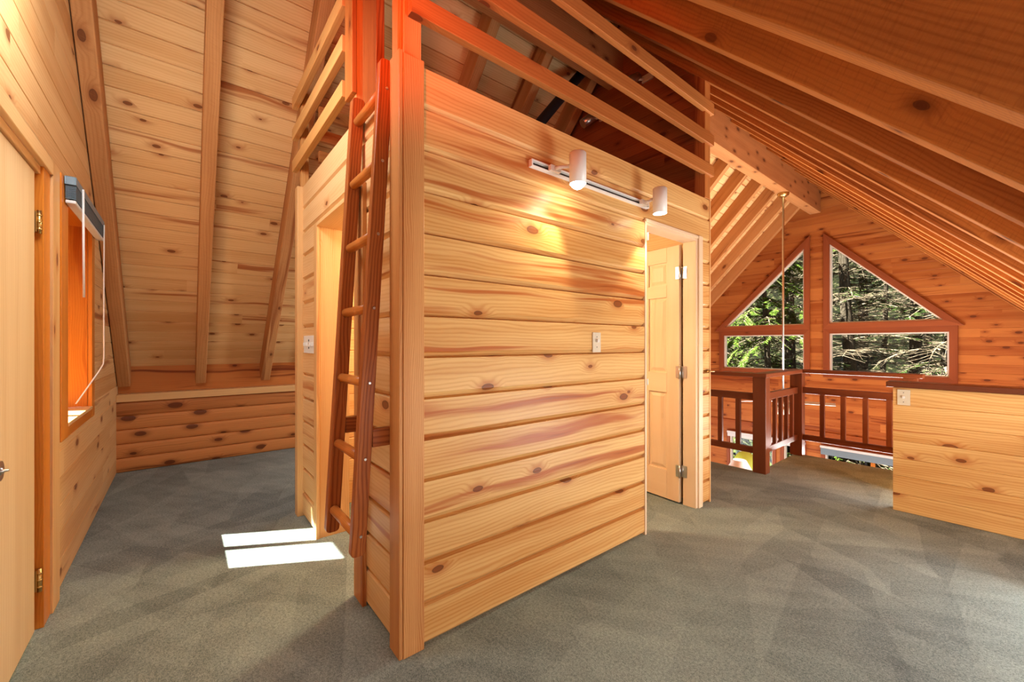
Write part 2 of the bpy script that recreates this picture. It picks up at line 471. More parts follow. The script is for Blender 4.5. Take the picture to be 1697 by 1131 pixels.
def clip_prof(prof, lo, hi):
    """clip a polygon of (b,c) to lo<=b<=hi"""
    def clip(poly, val, keep_greater):
        out = []
        for i in range(len(poly)):
            p, q = poly[i - 1], poly[i]
            ip = p[0] >= val - 1e-9 if keep_greater else p[0] <= val + 1e-9
            iq = q[0] >= val - 1e-9 if keep_greater else q[0] <= val + 1e-9
            if ip != iq:
                t = (val - p[0]) / (q[0] - p[0])
                out.append((val, p[1] + t * (q[1] - p[1])))
            if iq: out.append(q)
        return out
    poly = clip(prof, lo, True)
    if len(poly) >= 3: poly = clip(poly, hi, False)
    ded = []
    for p in poly:
        if not ded or (abs(p[0] - ded[-1][0]) + abs(p[1] - ded[-1][1])) > 1e-6: ded.append(p)
    return ded

def siding(mb, O, A, B, N, regions, pitch, b_start=0.0, lo=0.006, up=0.006, depth=0.006, t=0.02, seglen=None, log=0.0, tone=None):
    O, A, B, N = V(O), V(A), V(B), V(N)
    for (r0, r1, fl, fr) in regions:
        k = math.floor((r0 - b_start) / pitch)
        while b_start + k * pitch < r1 - 1e-6:
            b0 = b_start + k * pitch; b1 = b0 + pitch
            rs = random.Random(int(k * 131 + pitch * 10007 + O.x * 17 + O.y * 31))
            prof = log_prof(b0, b1, log, t) if log else course_prof(b0, b1, lo, up, depth, t)
            prof = clip_prof(prof, r0, r1)
            if len(prof) >= 3 and max(p[0] for p in prof) - min(p[0] for p in prof) > 1e-4:
                FL = fl if callable(fl) else (lambda b, c=fl: c)
                FR = fr if callable(fr) else (lambda b, c=fr: c)
                bm_ = (prof[0][0] + prof[-1][0]) / 2
                base = rs.random() if tone is None else tone[0] + (tone[1] - tone[0]) * rs.random()
                uo, vo = rs.uniform(0, 50), rs.uniform(0, 50)
                cuts = []
                if seglen:
                    x = -12 + rs.uniform(0, seglen)
                    while x < 14:
                        cuts.append(x); x += seglen * rs.uniform(0.7, 1.5)
                lo_min = max(FL(b0), FL(b1)) + 0.1; hi_max = min(FR(b0), FR(b1)) - 0.1
                cuts = [c for c in cuts if lo_min < c < hi_max]
                edges = [FL] + [(lambda b, c=c: c) for c in cuts] + [FR]
                for i in range(len(edges) - 1):
                    rr = base if not cuts else (base * 0.4 + rs.random() * 0.6)
                    if min(edges[i + 1](b0) - edges[i](b0), edges[i + 1](b1) - edges[i](b1)) < -0.02 and \
                       max(edges[i + 1](b0) - edges[i](b0), edges[i + 1](b1) - edges[i](b1)) <= 0: continue
                    mb.prism(O, A, B, N, prof, (lambda b, f=edges[i], g=edges[i + 1]: min(f(b), g(b))),
                             edges[i + 1] if callable(edges[i + 1]) else edges[i + 1], rr, uo + i * 7, vo + i * 3)
            k += 1

X_, Y_, Z_ = V((1, 0, 0)), V((0, 1, 0)), V((0, 0, 1))

# ------------------------------------------------------------------ dimensions
XP = -1.54          # partition face towards the camera
YS = 0.69           # ladder-side wall face
XL = -3.30          # far side of the small room
YE = 3.25           # its far end
YG = -0.48          # near gable wall
XK = -5.45          # left knee wall
XR = 1.0            # right knee wall
YF = 9.46           # far gable wall
XC = -2.448
ZB = -2.6           # lower floor
TOP = 2.39
def zl(x): return 4.28 + 1.04 * (x - XC)      # left roof boards
def zlb(x): return 4.00 + 1.04 * (x - XC)     # underside of left rafters
def zr(x): return 4.57 - 1.02 * (x - XC)
def zrb(x): return 4.23 - 1.02 * (x - XC)

# ------------------------------------------------------------------ floor
mb = MB()
for x0, x1, y0, y1 in ((-5.7, -1.60, -0.9, 4.38), (-1.60, -0.52, -0.9, 5.46), (-0.52, 1.3, -0.9, 4.20)):
    mb.box(x0, x1, y0, y1, -0.02, 0.0)
o = mb.build('floor', 'carpet'); tag(o, kind='structure')
mb = MB()
for x0, x1, y0, y1 in ((-5.7, -1.60, -0.9, 4.37), (-1.60, -0.52, -0.9, 5.45), (-0.52, 1.3, -0.9, 4.19)):
    mb.box(x0, x1, y0, y1, -0.32, -0.021)
tag(mb.build('trim_1', 'cedar_trim'), kind='structure')
mb = MB()
siding(mb, (0, 0, ZB), Y_, X_, Z_, [(-5.7, 1.3, 3.0, YF)], 0.12, seglen=1.8)
tag(mb.build('floor_lower', 'hardwood'), kind='structure')

# ------------------------------------------------------------------ near gable wall (door 1, window 1)
DX0, DX1, DZ = -2.80, -2.06, 2.035       # door opening
WX0, WX1, WZ0, WZ1 = -3.887, -3.138, 0.835, 2.02
mb = MB()
rx = lambda b: (4.62 - b) / 1.02 + XC
lx = lambda b: max(XK - 0.1, (b - 4.33) / 1.04 + XC)
regs = [(0, WZ0 - 0.01, -5.6, DX0), (WZ0 - 0.01, WZ1 + 0.01, -5.6, WX0 - 0.01), (WZ0 - 0.01, WZ1 + 0.01, WX1 + 0.01, DX0), (WZ1 + 0.01, DZ, -5.6, DX0), (DZ, 4.45, lx, rx), (0, DZ, DX1, 1.1)]
siding(mb, (0, YG, 0), X_, Z_, Y_, regs, 0.14, depth=0.004, lo=0.004, up=0.004, seglen=1.5, t=0.03)
tag(mb.build('wall_near', 'pine_gable'), kind='structure')

# door 1: slab door in its frame
d1 = struct('door_1', (DX0, YG, 0), 'pale birch slab door at the left edge in an orange brown frame', 'door')
mb = MB(); mb.box(-2.66, DX1, YG - 0.045, YG - 0.008, 0.012, 1.99, 'z'); leaf = mb.build('door_leaf', 'door_maple', d1, 0.002)
mb = MB()
mb.box(-2.81, -2.70, YG - 0.10, YG + 0.012, 0, 2.03, 'z')
mb.build('door_jamb', 'varnish', d1, 0.002)
mb = MB(); mb.box(-2.70, -2.664, YG - 0.07, YG - 0.03, 0, 2.03, 'z'); mb.box(-2.70, DX1, YG - 0.09, YG - 0.046, 1.99, 2.03)
mb.build('door_stop', 'jamb_dark', d1)
mb = MB()
mb.box(-2.945, -2.812, YG, YG + 0.022, 0, 2.10, 'z')
mb.box(-2.812, DX1 + 0.1, YG, YG + 0.022, 2.03, 2.10)
mb.box(-2.812, DX1 + 0.1, YG - 0.10, YG + 0.002, 1.995, 2.03)
mb.build('door_casing', 'pine_trim', d1, 0.003)
for hz in (1.78, 0.22):
    mb = MB(); mb.box(-2.702, -2.672, YG - 0.026, YG - 0.004, hz - 0.045, hz + 0.045, 'z')
    hg = mb.build('hinge', 'brass', leaf, origin=V((-2.69, YG, hz)))
    mb = MB(); mb.tube([(-2.682, YG + 0.002, hz - 0.05), (-2.682, YG + 0.002, hz + 0.05)], 0.008, 10)
    for dz in (-0.03, 0, 0.03): mb.tube([(-2.682, YG + 0.002, hz + dz - 0.004), (-2.682, YG + 0.002, hz + dz + 0.004)], 0.0095, 10)
    mb.build('hinge_barrel', 'brass', leaf)
mb = MB()
kx, kz = -2.185, 0.815
mb.tube([(kx, YG - 0.008, kz), (kx, YG + 0.004, kz)], 0.034, 20)
mb.tube([(kx, YG + 0.004, kz), (kx, YG + 0.010, kz), (kx, YG + 0.022, kz)], [0.016, 0.006, 0.003], 16)
mb.build('door_latch', 'nickel', leaf)

# window 1
w1 = struct('window_1', (WX0, YG, WZ0), 'small window in orange varnished frame on the left wall', 'window')
mb = MB()
mb.box(WX0 - 0.10, WX0, YG, YG + 0.022, WZ0 - 0.075, WZ1 + 0.08, 'z')
mb.box(WX1, WX1 + 0.155, YG, YG + 0.022, WZ0 - 0.075, WZ1 + 0.08, 'z')
mb.box(WX0, WX1, YG, YG + 0.020, WZ0 - 0.075, WZ0 - 0.002)
mb.box(WX0, WX1, YG, YG + 0.020, WZ1, WZ1 + 0.08)
mb.build('window_casing', 'varnish', w1, 0.003)
mb = MB()
mb.box(WX0 - 0.02, WX0, YG - 0.34, YG - 0.001, WZ0, WZ1, 'z')
mb.box(WX1, WX1 + 0.02, YG - 0.34, YG - 0.001, WZ0, WZ1, 'z')
mb.box(WX0, WX1, YG - 0.34, YG - 0.001, WZ1, WZ1 + 0.02)
mb.build('window_reveal', 'varnish', w1)
mb = MB(); mb.box(WX0, WX1, YG - 0.34, YG + 0.024, WZ0 - 0.02, WZ0); mb.build('window_sill', 'pine_trim', w1, 0.003)
mb = MB()
yy = YG - 0.33
for a in ((WX0, WX0 + 0.03, WZ0, WZ1, 'z'), (WX1 - 0.03, WX1, WZ0, WZ1, 'z'), (WX0 + 0.05, WX1 - 0.05, WZ0, WZ0 + 0.05, 'x'), (WX0 + 0.05, WX1 - 0.05, WZ1 - 0.05, WZ1, 'x')):
    mb.box(a[0], a[1], yy - 0.03, yy + 0.01, a[2], a[3], a[4])
mb.box(-3.635, -3.595, yy - 0.03, yy + 0.01, WZ0 + 0.05, WZ1 - 0.05, 'z')
sash = mb.build('window_sash', 'varnish', w1, 0.003)
mb = MB(); mb.box(WX0 + 0.03, WX1 - 0.03, yy - 0.014, yy - 0.008, WZ0 + 0.05, WZ1 - 0.05); mb.build('pane', 'glass', sash)

# venetian blind pulled up
BX0, BX1, BZ = -4.02, -3.03, 2.10
bl = thing('window_blind', 'blue grey venetian blind pulled up above the small left window', 'blind', ((BX0 + BX1) / 2, YG + 0.025, BZ))
mb = MB()
mb.box(BX0, BX1, YG + 0.024, YG + 0.030, BZ - 0.04, BZ)
mb.box(BX0, BX1, YG + 0.060, YG + 0.066, BZ - 0.04, BZ)
mb.box(BX0, BX1, YG + 0.030, YG + 0.060, BZ - 0.04, BZ - 0.034)
mb.box(BX1 - 0.006, BX1, YG + 0.030, YG + 0.060, BZ - 0.034, BZ); mb.box(BX0, BX0 + 0.006, YG + 0.030, YG + 0.060, BZ - 0.034, BZ)
mb.build('headrail', 'blind', bl, 0.001)
for k in range(11):
    mb = MB(); z = BZ - 0.048 - k * 0.0062
    n = 4
    for i in range(n):
        y0 = YG + 0.026 + i * 0.0095
        mb.box(BX0 + 0.01, BX1 - 0.01, y0, y0 + 0.0095, z + 0.0012 * math.sin(i * math.pi / 3), z + 0.0022 + 0.0012 * math.sin(i * math.pi / 3))
    mb.build('slat', 'blind', bl)
mb = MB(); mb.box(BX0 + 0.005, BX1 - 0.005, YG + 0.026, YG + 0.064, BZ - 0.135, BZ - 0.118); mb.build('bottom_rail', 'blind_white', bl, 0.004)
mb = MB(); mb.tube([(BX1 - 0.14, YG + 0.072, BZ - 0.02), (BX1 - 0.14, YG + 0.075, BZ - 0.60)], 0.005, 8); mb.build('wand', 'cord', bl)
mb = MB()
pts = [(BX0 + 0.05, YG + 0.07, BZ - 0.03)] + [(BX0 + 0.05 + 0.02 * math.sin(t * 3) + 0.22 * max(0, t - .75) * 3.2, YG + 0.07 - 0.11 * max(0, t - .8) * 5, BZ - 0.05 - 1.185 * t) for t in [i / 24 for i in range(25)]]
mb.tube(pts, 0.004, 6)
mb.build('pull_cord', 'cord', bl)
cl = MB()
cl.tube([(-3.24 + 0.03 * math.cos(a), YG - 0.08 + 0.035 * math.sin(a), WZ0 + 0.006 + 0.006 * math.sin(a * 2)) for a in [i * 0.5 for i in range(20)]], 0.004, 6)
tag(cl.build('coiled_cord', 'cord'), 'loop of white cord lying on the left window sill', 'cord')

# ------------------------------------------------------------------ left knee wall, ledge
mb = MB(); siding(mb, (XK, 0, 0), Y_, Z_, X_, [(0, 0.685, YG, YF)], 0.137, log=0.022, t=0.08)
tag(mb.build('wall_left', 'log_cedar'), kind='structure')
mb = MB(); mb.box(XK - 0.35, XK + 0.022, YG, YF, 0.685, 0.757, 'y'); tag(mb.build('trim_2', 'pine_trim', None, 0.004), kind='structure')
mb = MB(); mb.box(XK - 0.30, XK - 0.13, YG, YF, 0.757, 1.04, 'y'); tag(mb.build('trim_3', 'cedar', None, 0.004), kind='structure')

# lower storey walls
mb = MB(); siding(mb, (XK - 0.05, 0, 0), Y_, Z_, X_, [(ZB, -0.01, 3.0, YF)], 0.14, t=0.08)
tag(mb.build('wall_left_lower', 'cedar'), kind='structure')
mb = MB(); siding(mb, (XR, 0, 0), Y_ * -1, Z_, X_ * -1, [(ZB, 1.2, -YF, 0.6)], 0.14, t=0.1)
tag(mb.build('wall_right', 'pine'), kind='structure')
mb = MB(); siding(mb, (0, 3.0, 0), X_, Z_, Y_, [(ZB, -0.32, XK - 0.1, XR + 0.1)], 0.14, t=0.1)
tag(mb.build('wall_near_lower', 'cedar'), kind='structure')

# ------------------------------------------------------------------ roof boards
sl = math.sqrt(1 + 1.04 ** 2); Bv = V((1, 0, 1.04)) / sl; Nv = V((1.04, 0, -1)) / sl
mb = MB()
z0 = 0.72; x0 = XC + (z0 - 4.28) / 1.04
Lr = (-2.307 - x0) * sl
siding(mb, (x0, 0, z0), Y_, Bv, Nv, [(0, Lr + 0.02, YG - 0.14, YF + 0.1)], 0.128, depth=0.011, lo=0.005, up=0.004, seglen=3.2, t=0.05, tone=(0.05, 0.85))
tag(mb.build('ceiling_left', 'pine_roof'), kind='structure')
sr = math.sqrt(1 + 1.02 ** 2); Bv2 = V((-1, 0, 1.02)) / sr; Nv2 = V((-1.02, 0, -1)) / sr
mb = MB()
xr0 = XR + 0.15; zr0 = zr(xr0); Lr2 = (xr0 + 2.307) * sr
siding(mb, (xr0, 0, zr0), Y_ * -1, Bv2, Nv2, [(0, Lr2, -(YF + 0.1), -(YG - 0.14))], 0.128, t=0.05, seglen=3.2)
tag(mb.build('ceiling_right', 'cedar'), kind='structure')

# ------------------------------------------------------------------ ridge beam
mb = MB(); mb.box(-2.535, -2.362, YG, YF - 0.03, 3.737, 4.18, 'y')
tag(mb.build('ridge_beam', 'beam', None, 0.006, origin=(-2.45, 4, 3.737)), 'massive knotty timber beam running along the ridge of the roof', 'beam')

# ------------------------------------------------------------------ rafters
ORD = ['first', 'second', 'third', 'fourth', 'fifth', 'sixth', 'seventh', 'eighth', 'ninth', 'tenth', 'eleventh', 'twelfth', 'thirteenth', 'fourteenth', 'fifteenth', 'sixteenth', 'seventeenth']
# left slope
n = 0
for k in range(17):
    y = -0.43 + 0.597 * k
    if y > YF - 0.05: break
    mb = MB()
    xa = -5.50; xb = -2.535
    pa = V((xa, y, zlb(xa))); pb = V((xb, y, zlb(xb)))
    dn = Nv * -1
    dd = 0.194
    dv = dn * dd
    if k in (0,):   # slightly bowed
        pass
    mb.beam(pa + dn * dd / 2, pb + dn * dd / 2, (0, 0.09, 0), dv)
    o = mb.build('rafter', 'rafter_left', None, 0.006, origin=pa)
    if k == 0: lab = 'rough sawn rafter lying against the left window wall'
    elif k == 1: lab = 'rough sawn rafter in the middle of the left aisle ceiling'
    elif k == 2: lab = 'rough sawn rafter rising behind the slatted rails beside the small room'
    elif 3 <= k <= 10: lab = 'rafter of the left roof slope crossing above the sleeping loft, %s from its ladder end' % ORD[k - 3]
    else: lab = 'orange rafter of the left roof slope beyond the partition, %s from the partition' % ORD[k - 11]
    tag(o, lab, 'rafter', 'rafters of the left roof slope')
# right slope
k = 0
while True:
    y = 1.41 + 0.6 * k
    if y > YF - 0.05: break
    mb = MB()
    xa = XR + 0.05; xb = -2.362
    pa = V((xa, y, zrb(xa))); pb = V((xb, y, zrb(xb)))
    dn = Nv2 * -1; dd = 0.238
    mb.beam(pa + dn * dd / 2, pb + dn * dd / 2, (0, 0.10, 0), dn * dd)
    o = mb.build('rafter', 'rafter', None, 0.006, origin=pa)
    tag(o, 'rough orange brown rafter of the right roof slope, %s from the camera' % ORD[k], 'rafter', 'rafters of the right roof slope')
    k += 1

# ------------------------------------------------------------------ partition wall (long face)
DY0, DY1, DH = 2.36, 3.085, 2.06
mb = MB()
PP = 0.1708
kw = dict(lo=0.022, up=0.006, depth=0.022, t=0.09, tone=(0.1, 0.9))
siding(mb, (XP, 0, 0), Y_, Z_, X_, [(0, DH, 0.775, DY0), (DH, TOP, 0.775, YE), (0, DH, DY1, YE)], PP, **kw)
tag(mb.build('wall_partition', 'pine'), kind='structure')
# inner faces of the small room
mb = MB()
siding(mb, (XP - 0.095, 0, 0), Y_ * -1, Z_, X_ * -1, [(0, DH, -DY0, -0.80), (DH, 2.2, -YE, -0.80)], PP, t=0.01)
siding(mb, (XL, 0, 0), Y_, Z_, X_, [(0, 2.2, 0.8, YE)], PP, t=0.09)
siding(mb, (0, YE - 0.09, 0), X_ * -1, Z_, Y_ * -1, [(0, TOP, 1.63, -XL)], PP, t=0.09)
tag(mb.build('wall_small_room', 'pine_side'), kind='structure')
# ladder-side wall
SX0, SX1, SH = -2.84, -1.99, 2.02
mb = MB()
siding(mb, (0, YS, 0), X_, Z_, Y_ * -1, [(0, SH, SX1, -1.60), (SH, TOP, XL, -1.60), (0, SH, XL, SX0)], PP, **{**kw, 't': 0.10})
tag(mb.build('wall_ladder_side', 'pine_side'), kind='structure')
mb = MB(); mb.box(XL, XP - 0.09, YS + 0.1, YE - 0.09, 2.20, 2.30); tag(mb.build('floor_loft', 'pine_roof'), kind='structure')

# corner post, lower and upper pieces
mb = MB()
mb.box(-1.628, -1.532, 0.668, 0.684, 0, 2.415, 'z')
mb.box(-1.545, -1.528, 0.684, 0.775, 0, 2.405, 'z')
mb.box(-1.628, -1.545, 0.684, 0.775, 0, 2.405, 'z')
cp = mb.build('corner_post', 'fir_post', None, 0.003, origin=(-1.58, 0.72, 0))
tag(cp, 'tall reddish fir corner post where ladder side and long wall meet', 'post')
mb = MB()
mb.box(-1.63, -1.555, 0.70, 0.775, 2.40, 3.45, 'z')
mb.box(-1.63, -1.575, 0.68, 0.70, 2.40, 3.45, 'z')
tag(mb.build('loft_post', 'fir_post', None, 0.003, origin=(-1.59, 0.73, 2.4)), 'upper post standing on the corner post and holding the loft rails', 'post')
# far end post
mb = MB(); mb.box(-1.62, -1.535, 3.17, 3.255, TOP, 3.45, 'z')
tag(mb.build('loft_post', 'loft_rail', None, 0.003, origin=(-1.58, 3.2, TOP)), 'loft post above the six panel door at the far end of the loft rails', 'post')
# trims at the partition end and side
mb = MB(); mb.box(-1.66, -1.536, YE, YE + 0.015, 0, TOP, 'z'); tag(mb.build('trim_4', 'pine_trim'), kind='structure')
mb = MB(); mb.box(XL - 0.05, XL + 0.03, YS - 0.035, YS + 0.10, 0, TOP, 'z'); tag(mb.build('trim_5', 'pine_trim', None, 0.003), kind='structure')

# loft end wall
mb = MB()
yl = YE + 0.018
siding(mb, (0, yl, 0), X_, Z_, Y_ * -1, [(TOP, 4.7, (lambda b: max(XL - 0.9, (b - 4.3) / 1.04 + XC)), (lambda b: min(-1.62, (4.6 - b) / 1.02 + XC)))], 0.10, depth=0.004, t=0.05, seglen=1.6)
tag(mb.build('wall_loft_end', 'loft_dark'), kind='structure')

# ------------------------------------------------------------------ loft rails
lr = thing('loft_railing', 'three long horizontal boards guarding the loft above the long wall', 'railing', (-1.53, 2.0, TOP))
for z in (2.572, 2.815, 3.062):
    mb = MB(); mb.box(-1.555, -1.517, 0.712, 3.285, z, z + 0.086, 'y'); mb.build('rail', 'loft_rail', lr, 0.003)
ls = thing('loft_railing', 'three short pale boards guarding the loft above the ladder side doorway', 'railing', (-2.7, YS, TOP))
for z in (2.525, 2.76, 2.995):
    mb = MB(); xL_ = max(-3.42, (z - 3.9) / 1.04 + XC - 0.05)
    mb.box(-3.40, -2.19, YS - 0.045, YS - 0.007, z, z + 0.085, 'x'); mb.build('rail', 'side_rail', ls, 0.003)
mb = MB()
mb.box(-2.19, -2.075, YS - 0.03, YS - 0.008, 2.50, 3.6, 'z'); mb.build('end_board', 'cedar', ls, 0.003)
mb = MB(); mb.box(-2.15, -2.085, YS - 0.007, YS + 0.03, 2.39, 3.6, 'z'); mb.build('stud', 'side_rail', ls, 0.003)
mb = MB(); mb.box(-3.36, -3.31, YS + 0.0, YS + 0.05, 2.39, 3.1, 'z'); mb.build('stud', 'side_rail', ls, 0.003)
mb = MB(); mb.box(-2.07, -1.885, YS + 0.02, YS + 0.06, TOP, 3.7, 'z')
tag(mb.build('loft_side_board', 'ladder', None, 0.003, origin=(-1.98, YS, TOP)), 'wide dark red upright board behind the top of the ladder', 'board')
# slats at the rear of the loft
lb = thing('loft_railing', 'dark boards across the back of the loft seen between the short rails', 'railing', (-3.28, 2.0, TOP))
for z in (2.44, 2.60, 2.76, 2.93):
    mb = MB(); mb.box(-3.30, -3.262, 0.80, 3.1, z, z + 0.085, 'y'); mb.build('rail', 'loft_rail', lb, 0.003)
# black pipe in the loft
mb = MB(); mb.tube([(-2.66, 2.22, 2.90), (-2.66, 3.10, 3.97)], 0.045, 20)
tag(mb.build('vent_pipe', 'black'), 'black pipe slanting up to the ridge inside the loft', 'pipe')
# loft wall spotlights
for (x, z, lab) in ((-2.13, 3.64, 'small loft wall spotlight beside the ridge beam'), (-2.62, 3.50, 'small loft wall spotlight half hidden behind the middle loft rail')):
    t = thing('wall_spotlight', lab, 'light', (x, yl, z), 'loft wall spotlights')
    mb = MB(); mb.box(x - 0.02, x + 0.09, yl - 0.02, yl, z - 0.03, z + 0.03); mb.build('mount', 'almond', t, 0.004)
    mb = MB(); mb.tube([(x, yl - 0.02, z), (x - 0.04, yl - 0.07, z - 0.01)], 0.012, 10); mb.build('arm', 'almond', t)
    mb = MB(); mb.tube([(x - 0.03, yl - 0.05, z + 0.03), (x - 0.06, yl - 0.10, z - 0.01), (x - 0.10, yl - 0.17, z - 0.07)], [0.032, 0.045, 0.045], 16); mb.build('shade', 'nickel', t)
mb = MB(); mb.box(-2.83, -2.76, yl - 0.008, yl, 3.04, 3.16, 'z')
tag(mb.build('outlet_plate', 'loft_dark', None, 0.002), 'brown outlet plate low on the loft end wall', 'outlet')

# ------------------------------------------------------------------ left doorway frame (into the small room)
d3 = struct('door_3', (SX0, YS, 0), 'open cased doorway beside the ladder', 'doorway')
mb = MB()
mb.box(SX0 - 0.035, SX0 + 0.03, YS - 0.018, YS, 0, SH, 'z')
mb.build('door_casing', 'pine_trim', d3, 0.002)
mb = MB(); mb.box(SX1 - 0.09, SX1 + 0.035, YS - 0.02, YS, 0, SH, 'z'); mb.build('door_casing', 'fir_post', d3, 0.002)
mb = MB(); mb.box(SX0, SX0 + 0.02, YS, YS + 0.19, 0, SH, 'z'); mb.build('door_jamb', 'pine_trim', d3, 0.002)
mb = MB(); mb.box(SX1 - 0.02, SX1, YS, YS + 0.19, 0, SH, 'z'); mb.build('door_jamb', 'pine_trim', d3, 0.002)
mb = MB(); mb.box(SX0 + 0.02, SX1 - 0.02, YS - 0.018, YS + 0.19, SH - 0.02, SH); mb.build('door_head', 'pine_trim', d3, 0.002)

# ------------------------------------------------------------------ six panel door in the long wall
d2 = struct('door_2', (XP, DY1, 0), 'pale six panel fir door standing open at the end of the long wall', 'door')
mb = MB()
mb.box(XP - 0.10, XP + 0.004, 3.03, DY1 - 0.012, 0, DH - 0.012, 'z')
mb.build('door_jamb', 'door_fir', d2, 0.002)
mb = MB()
mb.box(XP - 0.10, XP + 0.004, DY0, 3.03, DH - 0.03, DH - 0.012, 'y'); mb.build('door_head', 'door_fir', d2, 0.002)
mb = MB()
mb.box(XP, XP + 0.016, 3.055, 3.115, 0, DH + 0.01, 'z'); mb.box(XP, XP + 0.012, DY0, 3.055, DH - 0.012, DH + 0.01, 'y')
mb.build('door_casing', 'door_fir', d2, 0.002)
mb = MB(); mb.box(XP - 0.10, XP + 0.006, DY0 - 0.002, DY0 + 0.016, 0, DH, 'z'); mb.build('door_jamb', 'door_fir', d2, 0.002)
mb = MB(); mb.box(XP - 0.01, XP + 0.012, DY0 + 0.016, DY0 + 0.03, 1.93, 1.98, 'z'); mb.box(XP - 0.01, XP + 0.012, DY0 + 0.016, DY0 + 0.024, 0.98, 1.02, 'z')
mb.build('latch_strike', 'white', d2)
# leaf: hinge corner at (-1.665,3.02), opens towards -X, turned 4 degrees
la = V((-math.cos(math.radians(4)), math.sin(math.radians(4)), 0)); ln = V((-la.y, la.x, 0)) * 1.0
if ln.y > 0: ln = -ln
h0 = V((-1.662, 3.015, 0)); LW, LT, LZ0, LZ1 = 0.66, 0.035, 0.012, 2.02
leaf = None
def leaf_box(mb, u0, u1, z0, z1, d0, d1, g='z'):
    c = h0 + la * ((u0 + u1) / 2) - ln * ((d0 + d1) / 2)
    if g == 'z': mb.beam((c.x, c.y, z0), (c.x, c.y, z1), la * (u1 - u0), ln * (d1 - d0))
    else:
        zc = (z0 + z1) / 2
        a = h0 + la * u0 - ln * ((d0 + d1) / 2); b = h0 + la * u1 - ln * ((d0 + d1) / 2)
        mb.beam((a.x, a.y, zc), (b.x, b.y, zc), (0, 0, z1 - z0), ln * (d1 - d0))
mb = MB()
st = 0.11; mul = 0.10
rails = [(LZ0, 0.24), (0.86, 1.02), (1.62, 1.72), (1.90, LZ1)]
leaf_box(mb, 0, st, LZ0, LZ1, 0, LT); leaf_box(mb, LW - st, LW, LZ0, LZ1, 0, LT)
for a, b in rails: leaf_box(mb, st, LW - st, a, b, 0.0002, LT - 0.0002, 'x')
cu = LW / 2
for a, b in ((0.24, 0.86), (1.02, 1.62), (1.72, 1.90)): leaf_box(mb, cu - mul / 2, cu + mul / 2, a, b, 0.0004, LT - 0.0004)
leaf = mb.build('door_leaf', 'door_fir', d2, 0.003)
for (a, b) in ((0.24, 0.86), (1.02, 1.62), (1.72, 1.90)):
    for (u0, u1) in ((st, cu - mul / 2), (cu + mul / 2, LW - st)):
        mb = MB()
        def P(u, z, dd): 
            q_ = h0 + la * u - ln * dd
            return V((q_.x, q_.y, z))
        for front in (1, -1):
            dd0 = 0.012 if front == 1 else LT - 0.012
            dd1 = 0.004 if front == 1 else LT - 0.004
            o_ = [P(u0, a, dd0), P(u1, a, dd0), P(u1, b, dd0), P(u0, b, dd0)]
            e_ = 0.012; i1 = [P(u0 + e_, a + e_, dd0), P(u1 - e_, a + e_, dd0), P(u1 - e_, b - e_, dd0), P(u0 + e_, b - e_, dd0)]
            e_ = 0.035; i2 = [P(u0 + e_, a + e_, dd1), P(u1 - e_, a + e_, dd1), P(u1 - e_, b - e_, dd1), P(u0 + e_, b - e_, dd1)]
            def uvp(pts): return [(p.z + u0 * 3, (p - h0).dot(la) + a) for p in pts]
            for A_, B_ in ((o_, i1), (i1, i2)):
                for i in range(4):
                    j = (i + 1) % 4; pts = [A_[i], A_[j], B_[j], B_[i]]; mb.face(pts, uvp(pts), 0.4)
            mb.face(i2, uvp(i2), 0.4)
        mb.build('door_panel', 'door_fir', leaf)
for hz in (1.80, 1.03, 0.26):
    mb = MB()
    hp = V((-1.652, 3.005, 0))
    mb.tube([(hp.x, hp.y, hz - 0.05), (hp.x, hp.y, hz + 0.05)], 0.007, 10)
    mb.box(hp.x - 0.033, hp.x - 0.004, hp.y - 0.002, hp.y + 0.004, hz - 0.045, hz + 0.045, 'z')
    mb.beam((hp.x + 0.022, 3.027, hz - 0.045), (hp.x + 0.022, 3.027, hz + 0.045), (0.045, 0, 0), (0, 0.004, 0))
    mb.build('hinge', 'nickel', leaf)
mb = MB(); mb.box(XP - 0.004, XP + 0.02, 3.17, 3.24, 1.03, 1.036, 'y'); mb.tube([(XP, 3.20, 1.034), (XP + 0.03, 3.20, 1.036), (XP + 0.035, 3.26, 1.034)], 0.006, 8)
tag(mb.build('brass_hook', 'brass'), 'small brass hook on the wall edge right of the six panel door', 'hook')

# ------------------------------------------------------------------ ladder
ld = thing('ladder', 'dark redwood loft ladder leaning on the wall left of the corner post', 'ladder', (-1.85, 0.52, 0.38))
def ly(z): return 0.520 + 0.0585 * z
def rail_mesh(x0, x1, z0, z1):
    # closed outline in the (Y,Z) plane with rounded ends, extruded across X
    mb = MB()
    hw = 0.029
    pr = []
    cr = 0.018
    def cor(cy, cz, a0, a1):
        return [(cy + cr * math.cos(a0 + (a1 - a0) * i / 5), cz + cr * math.sin(a0 + (a1 - a0) * i / 5)) for i in range(6)]
    pr += cor(-hw + cr, z0 + cr, math.pi, 1.5 * math.pi) + cor(hw - cr, z0 + cr, 1.5 * math.pi, 2 * math.pi)
    pr += cor(hw - cr, z1 - cr, 0, 0.5 * math.pi) + cor(-hw + cr, z1 - cr, 0.5 * math.pi, math.pi)
    pts0 = [V((x0, y + ly(z), z)) for y, z in pr]; pts1 = [V((x1, y + ly(z), z)) for y, z in pr]
    n = len(pr); uo = random.uniform(0, 20); r = 0.5
    for i in range(n):
        j = (i + 1) % n
        mb.face([pts0[i], pts1[i], pts1[j], pts0[j]], [(uo + pr[i][1], 0), (uo + pr[i][1], 0.035), (uo + pr[j][1], 0.035), (uo + pr[j][1], 0)], r)
    mb.face(list(reversed(pts0)), [(uo + z, y + 3) for y, z in reversed(pr)], r); mb.face(pts1, [(uo + z, y + 5) for y, z in pr], r)
    return mb
